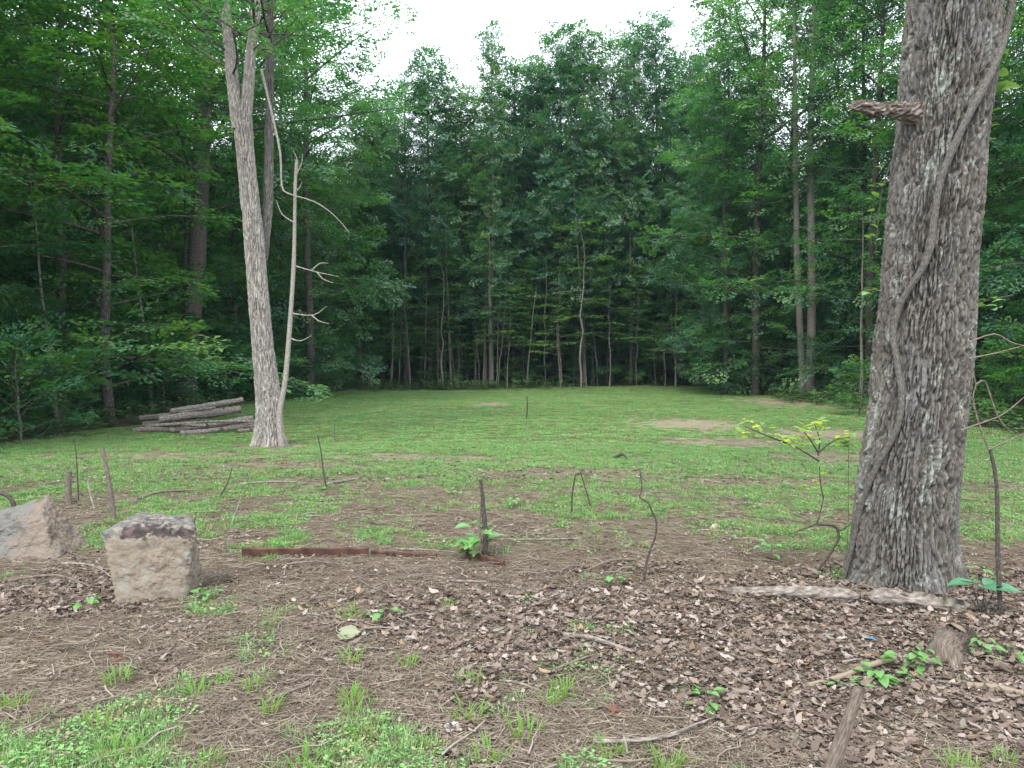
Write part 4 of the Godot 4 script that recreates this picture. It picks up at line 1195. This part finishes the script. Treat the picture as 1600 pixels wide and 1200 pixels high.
func make_sticks() -> void:
	var dark: Material = M.dark_twig
	var brown: Material = M.brown_stick
	var pale: Material = M.bare_wood
	stick("stake", [[1.13, -0.06], [1.19, 0.09], [1.24, 0.24], [1.285, 0.375]], 2.8, 0.029, 0.021, brown, "thick brown stick leaning up out of the ground at the bottom right", "stake")
	stick("stake", [[-3.82, -0.05], [-3.87, 0.34], [-3.89, 0.5], [-3.93, 0.72]], 7.36, 0.028, 0.016, brown, "tall brown stick standing behind the squarish boulder", "stake")
	stick("stake", [[-4.72, -0.05], [-4.72, 0.2], [-4.71, 0.36]], 8.15, 0.035, 0.028, brown, "short dark brown stub standing left of the tall stick", "stake")
	stick("stem", [[-4.70, -0.02, 8.3], [-4.71, 0.4, 8.3], [-4.73, 0.7, 8.3]], 8.3, 0.008, 0.004, dark, "thin upright stem rising behind the dark brown stub", "stem")
	stick("bent_stick", [[-4.28, 0.0], [-4.28, 0.22], [-4.32, 0.36], [-4.4, 0.41], [-4.56, 0.42]], 6.6, 0.024, 0.016, dark, "dark stick bent over at the left edge behind the brown boulder")
	stick("stem", [[-2.21, 0], [-2.25, 0.27], [-2.27, 0.45], [-2.31, 0.66]], 9.12, 0.012, 0.006, dark, "thin dark stem standing alone left of the middle of the clearing", "stem")
	stick("stem", [[0.6, 0], [0.6, 0.19], [0.63, 0.39], [0.655, 0.42], [0.68, 0.41]], 7.65, 0.010, 0.005, dark, "left one of two dark sticks that meet like an arch", "stem")
	stick("stem", [[0.83, 0], [0.77, 0.2], [0.71, 0.39]], 7.98, 0.009, 0.005, dark, "right one of two dark sticks that meet like an arch", "stem")
	stick("stem", [[0.94, -0.02], [0.97, 0.16], [1.02, 0.30], [1.03, 0.41], [1.0, 0.48], [0.97, 0.55], [0.91, 0.59], [0.925, 0.65], [0.91, 0.78]], 5.45, 0.009, 0.004, dark, "dark zigzag stem standing in front of the grass right of centre", "stem")
	stick("stem", [[-2.65, 0, 7.2], [-2.6, 0.12, 7.2], [-2.55, 0.27, 7.2]], 7.2, 0.007, 0.004, pale, "pale thin stem left of the rusty edging", "stem")
	stick("stem", [[-2.95, 0.0, 6.3], [-2.93, 0.12, 6.3], [-2.86, 0.26, 6.3]], 6.3, 0.008, 0.005, pale, "pale straight twig standing between the two boulders", "stem")
	stick("stem", [[-3.55, 0.3, 6.5], [-3.6, 0.5, 6.5], [-3.58, 0.56, 6.5]], 6.5, 0.007, 0.005, pale, "short pale twig behind the brown boulder", "stem")
	stick("stem", [[-3.3, 0.0, 8.6], [-3.2, 0.15, 8.6], [-3.14, 0.34, 8.6]], 8.6, 0.010, 0.005, dark, "dark forked shoot in the left grass beyond the boulders", "stem")
	stick("stem", [[0.37, 0.0, 19.5], [0.39, 0.3, 19.5], [0.38, 0.55, 19.5]], 19.5, 0.02, 0.012, dark, "dark stem in the middle of the lawn", "stem")
	stick("stem", [[-3.35, 0.0, 14.5], [-3.35, 0.3, 14.5]], 14.5, 0.012, 0.008, brown, "small brown stem on the lawn right of the pale trunk", "stem")
	# the right hand post of a dead shrub with its forking tops
	var o := thing("dead_shrub", "tall thin dark stem with bare forking twigs right of the oak", "shrub")
	part("stem", stick_mesh([[3.02, -0.03], [2.99, 0.4], [2.975, 0.8], [2.93, 1.02]], 4.7, 0.015, 0.010, dark, 8), o)
	for b in [[[2.93, 1.02], [2.88, 1.15], [2.845, 1.26], [2.83, 1.36]], [[2.93, 1.02], [3.02, 1.06], [3.15, 1.12]], [[2.84, 1.27], [2.83, 1.36], [2.845, 1.42], [2.815, 1.53]], [[2.845, 1.42], [2.9, 1.44], [2.95, 1.31], [3.0, 1.2], [3.08, 1.12]], [[2.76, 1.14], [2.9, 1.19], [3.02, 1.24], [3.15, 1.35]], [[2.8, 1.58], [2.95, 1.61], [3.14, 1.66]], [[2.8, 1.68], [2.95, 1.73], [3.05, 1.68], [3.16, 1.65]]]:
		part("branch", stick_mesh(b, 4.72, 0.006, 0.003, brown, 6), o)
	# sticks lying on the ground: [points x, distance, lift], radii, material, label
	for q in [[[[0.3, 0.02, 4.36], [0.45, 0.035, 4.26], [0.58, 0.03, 4.16], [0.72, 0.015, 4.08]], 0.016, 0.010, M.log_bark, "grey branch lying on the leaf litter in the centre right"],
			[[[0.22, 0.015, 3.87], [0.34, 0.03, 3.97], [0.47, 0.02, 4.08]], 0.008, 0.005, brown, "thin brown branch just below the grey one on the litter"],
			[[[0.34, 0.02, 3.16], [0.5, 0.03, 3.14], [0.66, 0.03, 3.18], [0.8, 0.035, 3.27], [0.93, 0.02, 3.39]], 0.010, 0.006, M.log_bark, "long curved pale branch lying near the bottom right of centre"],
			[[[0.47, 0.01, 3.08], [0.46, 0.08, 3.12], [0.465, 0.13, 3.13]], 0.006, 0.004, M.log_bark, "short pale twig crossing the curved branch"],
			[[[-1.15, 0.012, 3.48], [-1.06, 0.025, 3.58], [-0.98, 0.015, 3.7]], 0.010, 0.007, brown, "short brown stick lying in the front grass left of centre"],
			[[[1.42, 0.015, 3.70], [1.62, 0.03, 3.76], [1.8, 0.05, 3.84], [1.98, 0.045, 3.94]], 0.012, 0.016, M.cut_wood, "pale peeled stick lying by the ivy at the right"],
			[[[1.15, 0.01, 4.36], [1.25, 0.03, 4.48], [1.37, 0.03, 4.62]], 0.010, 0.007, brown, "brown stick slanting over the litter left of the oak logs"],
			[[[2.2, 0.012, 3.66], [2.32, 0.03, 3.60], [2.45, 0.012, 3.5]], 0.024, 0.012, M.cut_wood, "pale torn strip of wood at the right edge near the stump"],
			[[[-2.28, 0.02, 9.35], [-2.1, 0.03, 9.5], [-1.93, 0.02, 9.75]], 0.016, 0.012, M.log_bark, "pale stick lying in the bare patch by the lone dark stem"],
			[[[-3.3, 0.02, 9.3], [-2.9, 0.03, 9.35], [-2.5, 0.02, 9.4]], 0.014, 0.009, M.log_bark, "long pale stick lying left of the lone dark stem"],
			[[[-4.1, 0.02, 8.4], [-3.95, 0.05, 8.6], [-3.7, 0.02, 8.9]], 0.022, 0.012, brown, "brown branch lying in the grass beyond the tall stick"],
			[[[-0.94, 0.03, 6.22], [-0.7, 0.045, 6.15], [-0.45, 0.04, 6.1]], 0.008, 0.005, M.log_bark, "thin pale twig resting over the rusty edging"],
			[[[-1.75, 0.02, 5.8], [-1.5, 0.035, 5.83], [-1.35, 0.02, 5.8]], 0.008, 0.005, brown, "thin curved twig in front of the long rusty strip"],
			[[[-0.42, 0.03, 5.35], [-0.3, 0.035, 5.33], [-0.18, 0.03, 5.34]], 0.008, 0.006, M.log_bark, "pale twig lying below the leafy dark stem"],
			[[[-3.3, 0.1, 5.6], [-3.0, 0.12, 5.45], [-2.75, 0.06, 5.3]], 0.010, 0.005, M.log_bark, "bleached twig leaning between the two boulders"],
			[[[-3.5, 0.05, 5.3], [-3.2, 0.08, 5.35], [-2.9, 0.03, 5.25]], 0.010, 0.006, brown, "brown twig lying in front of the brown boulder"],
			[[[0.02, 0.02, 4.75], [0.3, 0.03, 5.0], [0.6, 0.02, 5.35]], 0.007, 0.004, brown, "slender twig slanting across the litter towards the zigzag stem"],
			[[[0.6, 0.015, 6.6], [0.2, 0.03, 6.5], [-0.3, 0.015, 6.55]], 0.009, 0.005, M.log_bark, "long thin twig curving over the bare soil right of the leafy stem"],
			[[[-0.06, 0.012, 3.75], [0.04, 0.025, 3.7], [0.16, 0.012, 3.62]], 0.007, 0.004, M.log_bark, "pale twig lying in the bare soil at bottom centre"],
			[[[1.6, 0.02, 12.0], [1.72, 0.09, 11.9], [1.78, 0.02, 11.8]], 0.03, 0.012, dark, "dark broken root sticking out of the lawn"],
			[[[0.95, 0.02, 5.9], [0.75, 0.06, 5.75], [0.55, 0.02, 5.62]], 0.014, 0.008, brown, "rotten brown stick left of the zigzag stem"]]:
		var pts := []
		for e in q[0]: pts.append([e[0], e[1] + height(e[0], e[2]), e[2]])
		stick("fallen_stick", pts, 0, q[1], q[2], q[3], q[4])

func make_plants() -> void:
	var oval := leaf_mesh(0.11, 0.085, 0.35, false, M.big_leaf)
	var lobe := leaf_mesh(0.13, 0.12, 0.3, true, M.big_leaf)
	var yellow := leaf_mesh(0.06, 0.04, 0.25, false, M.yellow_leaf)
	var teal := leaf_mesh(0.15, 0.12, 0.25, false, M.teal_leaf)
	# dark cut stem with bright leaves
	var o := thing("leafy_stub", "dark cut stem with bright green leaves at its foot behind the edging", "plant", on(-0.22, 6.06))
	part("stem", stick_mesh([[0.0, -0.03], [0.01, 0.2], [-0.005, 0.34], [-0.01, 0.46], [-0.03, 0.61]], 0, 0.024, 0.013, M.dark_twig), o)
	part("stem", stick_mesh([[0.0, 0.0], [-0.035, 0.2], [-0.03, 0.44]], 0, 0.010, 0.006, M.brown_stick), o)
	for i in 34:
		var a := rng.randf() * TAU
		put_leaf(o, lobe if i % 2 else oval, Vector3(cos(a) * 0.06 - 0.05, rng.randf_range(0.03, 0.27), -sin(a) * 0.06 + 0.02), a, rng.randf_range(-0.1, 0.5), rng.randf_range(0.8, 1.3))
	# the crooked shrub with yellow green leaves, left of the oak
	o = thing("crooked_shrub", "crooked dark shrub with sparse yellow green leaves left of the oak trunk", "shrub", on(2.22, 5.65))
	part("stem", stick_mesh([[0, -0.03], [0.06, 0.05], [0.12, 0.13], [0.19, 0.25], [0.19, 0.32], [0.15, 0.36], [0.03, 0.37]], 0, 0.011, 0.009, M.dark_twig), o)
	var tops := [[[0.03, 0.37], [0.05, 0.43], [0.08, 0.56]], [[0.08, 0.56], [0.055, 0.68], [0.045, 0.80], [0.035, 0.9]], [[0.19, 0.32], [0.24, 0.34], [0.30, 0.39]], [[0.035, 0.9], [-0.02, 0.98], [-0.09, 1.06]], [[0.04, 0.84], [-0.15, 0.95], [-0.35, 1.03]], [[-0.15, 0.95], [-0.36, 1.03], [-0.55, 1.11]], [[0.035, 0.88], [0.06, 1.0], [0.03, 1.12]], [[0.035, 0.9], [0.14, 0.99], [0.26, 1.02]], [[0.03, 0.37], [-0.08, 0.34], [-0.2, 0.30]]]
	for i in tops.size():
		var zs: float = [0, 0, 0, 0.05, 0.1, 0.14, -0.08, 0.02, 0.05][i]
		var pts := []
		for j in 3: pts.append([tops[i][j][0], tops[i][j][1], -zs * j * 0.5])
		part("branch", stick_mesh(pts, 0, 0.0065, 0.003, M.dark_twig, 6), o)
		if i > 2 and i < 8:
			for k in 22:
				var t := rng.randf_range(0.35, 1.05)
				var p := Vector3(lerpf(tops[i][1][0], tops[i][2][0], t), lerpf(tops[i][1][1], tops[i][2][1], t), zs * 0.7)
				put_leaf(o, yellow, p + Vector3(rng.randf_range(-0.08, 0.08), rng.randf_range(-0.06, 0.06), rng.randf_range(-0.1, 0.1)), rng.randf() * TAU, rng.randf_range(-0.3, 0.6), rng.randf_range(0.6, 1.2))
	for k in 9: put_leaf(o, yellow, Vector3(0.04 + rng.randf_range(-0.09, 0.03), 0.70 + rng.randf_range(-0.08, 0.05), rng.randf_range(-0.04, 0.04)), rng.randf() * TAU, rng.randf_range(0, 0.6), rng.randf_range(0.7, 1.2))
	# small bright leaved plants: [x, distance, leaves, height, leaf, label]
	for q in [[2.52, 5.75, 7, 0.98, lobe, "tall thin plant with large flat bright leaves beside the oak trunk"],
			[1.85, 6.0, 22, 0.22, yellow, "low yellow green plant left of the crooked shrub"], [2.05, 6.05, 16, 0.16, oval, "low bright leafy plant at the foot of the crooked shrub"], [1.7, 6.5, 16, 0.16, yellow, "small yellow green plant farther left of the crooked shrub"],
			[0.02, 8.0, 12, 0.12, oval, "bright leafy weed right of the leafy stem on the bare strip"], [-2.25, 9.1, 10, 0.10, oval, "dark leafed weed at the foot of the lone dark stem"], [-0.62, 8.7, 8, 0.09, oval, "low leafy weed left of the leafy stem"],
			[3.35, 5.4, 9, 0.12, oval, "low leafy weed right of the oak foot"], [3.42, 6.4, 10, 0.2, lobe, "bright leafed plant right behind the oak trunk"],
			[2.5, 4.12, 14, 0.10, oval, "ivy leaves right of the gnarled stump"], [2.62, 4.02, 9, 0.07, oval, "ivy leaves farther right of the stump at the edge"],
			[1.62, 3.66, 10, 0.06, oval, "green ivy at the tip of the leaning brown stick"], [1.8, 3.74, 16, 0.09, oval, "green ivy below the pale peeled stick"], [1.98, 3.86, 16, 0.10, oval, "green ivy between the peeled stick and the stump"], [2.1, 3.9, 10, 0.12, oval, "ivy climbing at the left side of the stump"],
			[-0.78, 4.6, 9, 0.08, oval, "small green weed beside the pale curled leaf"], [0.9, 3.55, 10, 0.06, oval, "low ivy leaves near the end of the curved branch"], [0.72, 5.35, 9, 0.08, oval, "low weed at the foot of the zigzag stem"], [-2.0, 5.05, 10, 0.09, oval, "weeds at the right foot of the squarish boulder"], [-2.72, 4.85, 9, 0.08, oval, "weeds at the left foot of the squarish boulder"]]:
		o = thing("leafy_plant", q[5], "plant", on(q[0], q[1]))
		var tall: float = q[3]
		var wide := 0.03 if tall > 0.5 else 0.10
		var first: int = 4 if tall > 0.5 else q[2]
		part("stem", stick_mesh([[0, -0.02], [0.01, tall * 0.5], [0, tall]], 0, 0.004, 0.002, M.brown_stick, 5), o)
		for i in q[2]:
			var a := rng.randf() * TAU
			var h := tall * (rng.randf_range(0.94, 1.0) if tall > 0.5 else rng.randf_range(0.25, 1.0))
			put_leaf(o, q[4], Vector3(cos(a) * wide * rng.randf(), h, sin(a) * wide * rng.randf()), -a, rng.randf_range(-0.2, 0.4), rng.randf_range(0.55, 1.0) * (1.1 if tall > 0.5 else 0.62))
	# the plant with bluish leaves right of the oak
	o = thing("blue_leafed_plant", "small plant with flat blue green leaves on thin stems at the oak foot", "plant", on(2.9, 4.73))
	for s in [[0.03, 0.17], [-0.05, 0.2], [0.1, 0.16]]:
		part("stem", stick_mesh([[0.02, -0.02], [s[0] * 0.6 + 0.01, s[1] * 0.6], [s[0], s[1]]], 0, 0.005, 0.003, M.dark_twig, 5), o)
	for s in [[-0.05, 0.2, 3.0, 0.1], [-0.03, 0.2, 2.2, 0.0], [0.02, 0.19, 0.3, 0.15], [0.06, 0.17, -0.5, 0.2], [0.1, 0.165, 0.1, 0.1], [0.0, 0.18, -1.6, 0.35], [0.05, 0.18, 1.4, 0.1]]:
		put_leaf(o, teal, Vector3(s[0], s[1], 0.02), s[2], s[3], rng.randf_range(0.8, 1.05))
	# young vine leaves on the oak's sides
	o = thing("vine_sprig", "hanging sprig of light green leaves at the left side of the oak trunk", "vine")
	part("stem", stick_mesh([[2.60, 2.95], [2.53, 2.75], [2.50, 2.5], [2.49, 2.3]], 5.3, 0.005, 0.003, M.dark_twig, 5), o)
	for k in 16: put_leaf(o, oval, Vector3(2.50 + rng.randf_range(-0.05, 0.04), rng.randf_range(2.28, 2.9), -5.3 + rng.randf_range(-0.03, 0.05)), PI + rng.randf_range(-0.9, 0.9), rng.randf_range(0.1, 0.8), rng.randf_range(0.35, 0.65))
	o = thing("vine_sprig", "small sprig of light leaves on the left of the oak at mid height", "vine")
	part("stem", stick_mesh([[2.56, 2.02], [2.48, 2.06], [2.40, 2.05]], 5.3, 0.004, 0.002, M.dark_twig, 5), o)
	for k in 6: put_leaf(o, oval, Vector3(2.42 + 0.02 * k, 2.04 + rng.randf_range(-0.03, 0.03), -5.28), PI + rng.randf_range(-0.8, 0.8), rng.randf_range(-0.1, 0.7), rng.randf_range(0.5, 0.75))
	o = thing("vine_sprig", "sprig with large light green leaves at the upper right of the oak trunk", "vine")
	part("stem", stick_mesh([[3.36, 3.9], [3.38, 3.6], [3.36, 3.3], [3.34, 3.1]], 5.5, 0.006, 0.004, M.dark_twig, 5), o)
	for s in [[3.36, 3.72, 0.2, 0.3, 1.2], [3.36, 3.55, 0.5, 0.5, 1.5], [3.37, 3.46, -0.3, 0.3, 1.5], [3.36, 3.42, -1.2, 0.8, 1.2], [3.38, 3.8, 0.9, 0.2, 1.2], [3.36, 3.3, 0.1, 0.7, 0.7], [3.35, 3.2, -0.4, 0.5, 0.6], [3.36, 3.12, 0.6, 0.4, 0.6], [3.3, 3.1, -0.2, 0.4, 0.6]]:
		put_leaf(o, oval, Vector3(s[0], s[1], -5.47), s[2], s[3], s[4])
	o = thing("side_shoot", "spray of light green leaves reaching in at the right of the oak at mid height", "shoot")
	part("stem", stick_mesh([[3.5, 2.02], [3.3, 1.98], [3.12, 1.94]], 5.4, 0.005, 0.003, M.dark_twig, 5), o)
	for k in 14: put_leaf(o, oval, Vector3(3.12 + 0.025 * k, 1.95 + rng.randf_range(-0.05, 0.06), -5.38 + rng.randf_range(-0.06, 0.06)), PI * 0.85 + rng.randf_range(-1.2, 1.2), rng.randf_range(-0.1, 0.5), rng.randf_range(0.45, 0.8))
	# single things lying on the litter
	leafy("pale_leaf", lin(0.17, 0.18, 0.105), Color(0.4, 0.4, 0.2)).vertex_color_use_as_albedo = false
	var pl := leaf_mesh(0.13, 0.085, -0.15, false, M.pale_leaf)
	o = thing("curled_leaf", "large pale yellow green leaf lying folded on the litter", "leaf", on(-0.93, 4.31, 0.02), 0.3)
	part("leaf_half", pl, o, Transform3D(Basis(Vector3.RIGHT, 0.45), Vector3(-0.06, 0.0, 0)))
	part("leaf_half", pl, o, Transform3D(Basis(Vector3.UP, 2.4) * Basis(Vector3.RIGHT, -0.8), Vector3(0.06, 0.0, 0)))
	mat("blue_scrap", lin(0.03, 0.17, 0.36), 0.5).cull_mode = BaseMaterial3D.CULL_DISABLED
	solo("blue_scrap", leaf_mesh(0.075, 0.03, 0.12, false, M.blue_scrap), "small bright blue scrap lying on the leaves before the stump", "scrap", on(1.97, 4.24, 0.03), 0.1)
	var rust := mat("rust_leaf", lin(0.135, 0.05, 0.034), 0.8)
	rust.cull_mode = BaseMaterial3D.CULL_DISABLED
	var rl := leaf_mesh(0.07, 0.045, 0.15, true, rust)
	for q in [[-2.16, 4.06, "rust red fallen leaf on the litter below the squarish boulder"], [-2.05, 4.0, "smaller rust red leaf right of the one below the boulder"], [-2.6, 4.25, "orange brown leaf at the left edge of the litter"], [0.47, 3.45, "rust red leaf beside the red stone"], [3.0, 4.45, "orange leaf at the right edge by the thin dark stem"]]:
		solo("red_leaf", rl, q[2], "leaf", on(q[0], q[1], 0.025), rng.randf() * TAU)
	# separate grass tufts in front
	var gm: Material = mat("front_grass", lin(0.10, 0.20, 0.045), 0.7)
	gm.backlight_enabled = true
	gm.backlight = Color(0.6, 0.7, 0.3)
	gm.cull_mode = BaseMaterial3D.CULL_DISABLED
	var tm := []
	for k in 3: tm.append(cover_mesh(func(s: Shape): tuft(s, 40, 0.085, 0.06, 0.008), gm))
	var spots := [[-1.5, 3.6], [-1.42, 3.75], [-1.25, 3.65], [-1.1, 3.45], [-0.85, 4.0], [-0.75, 3.55], [-0.72, 3.42], [-0.55, 3.95], [0.25, 3.65], [0.18, 3.55], [-0.35, 3.15], [-0.1, 3.05], [-1.8, 3.3], [-2.0, 3.1], [-1.6, 3.05], [-1.2, 3.0], [-0.8, 3.0], [0.4, 3.1], [-2.3, 3.5], [-0.98, 4.65], [-1.45, 4.6], [-0.4, 4.9], [-0.2, 3.75], [0.62, 3.0], [1.75, 2.95], [1.95, 3.0], [-1.95, 3.75], [-0.63, 3.22], [-0.2, 3.4], [0.05, 3.25]]
	for i in spots.size():
		var t := solo("grass_tuft", tm[i % 3], "separate tuft of bright green grass blades in the front soil", "grass tuft", on(spots[i][0], spots[i][1]), rng.randf() * TAU, "grass tufts in the front soil")
		t.scale = Vector3.ONE * rng.randf_range(0.6, 1.15)
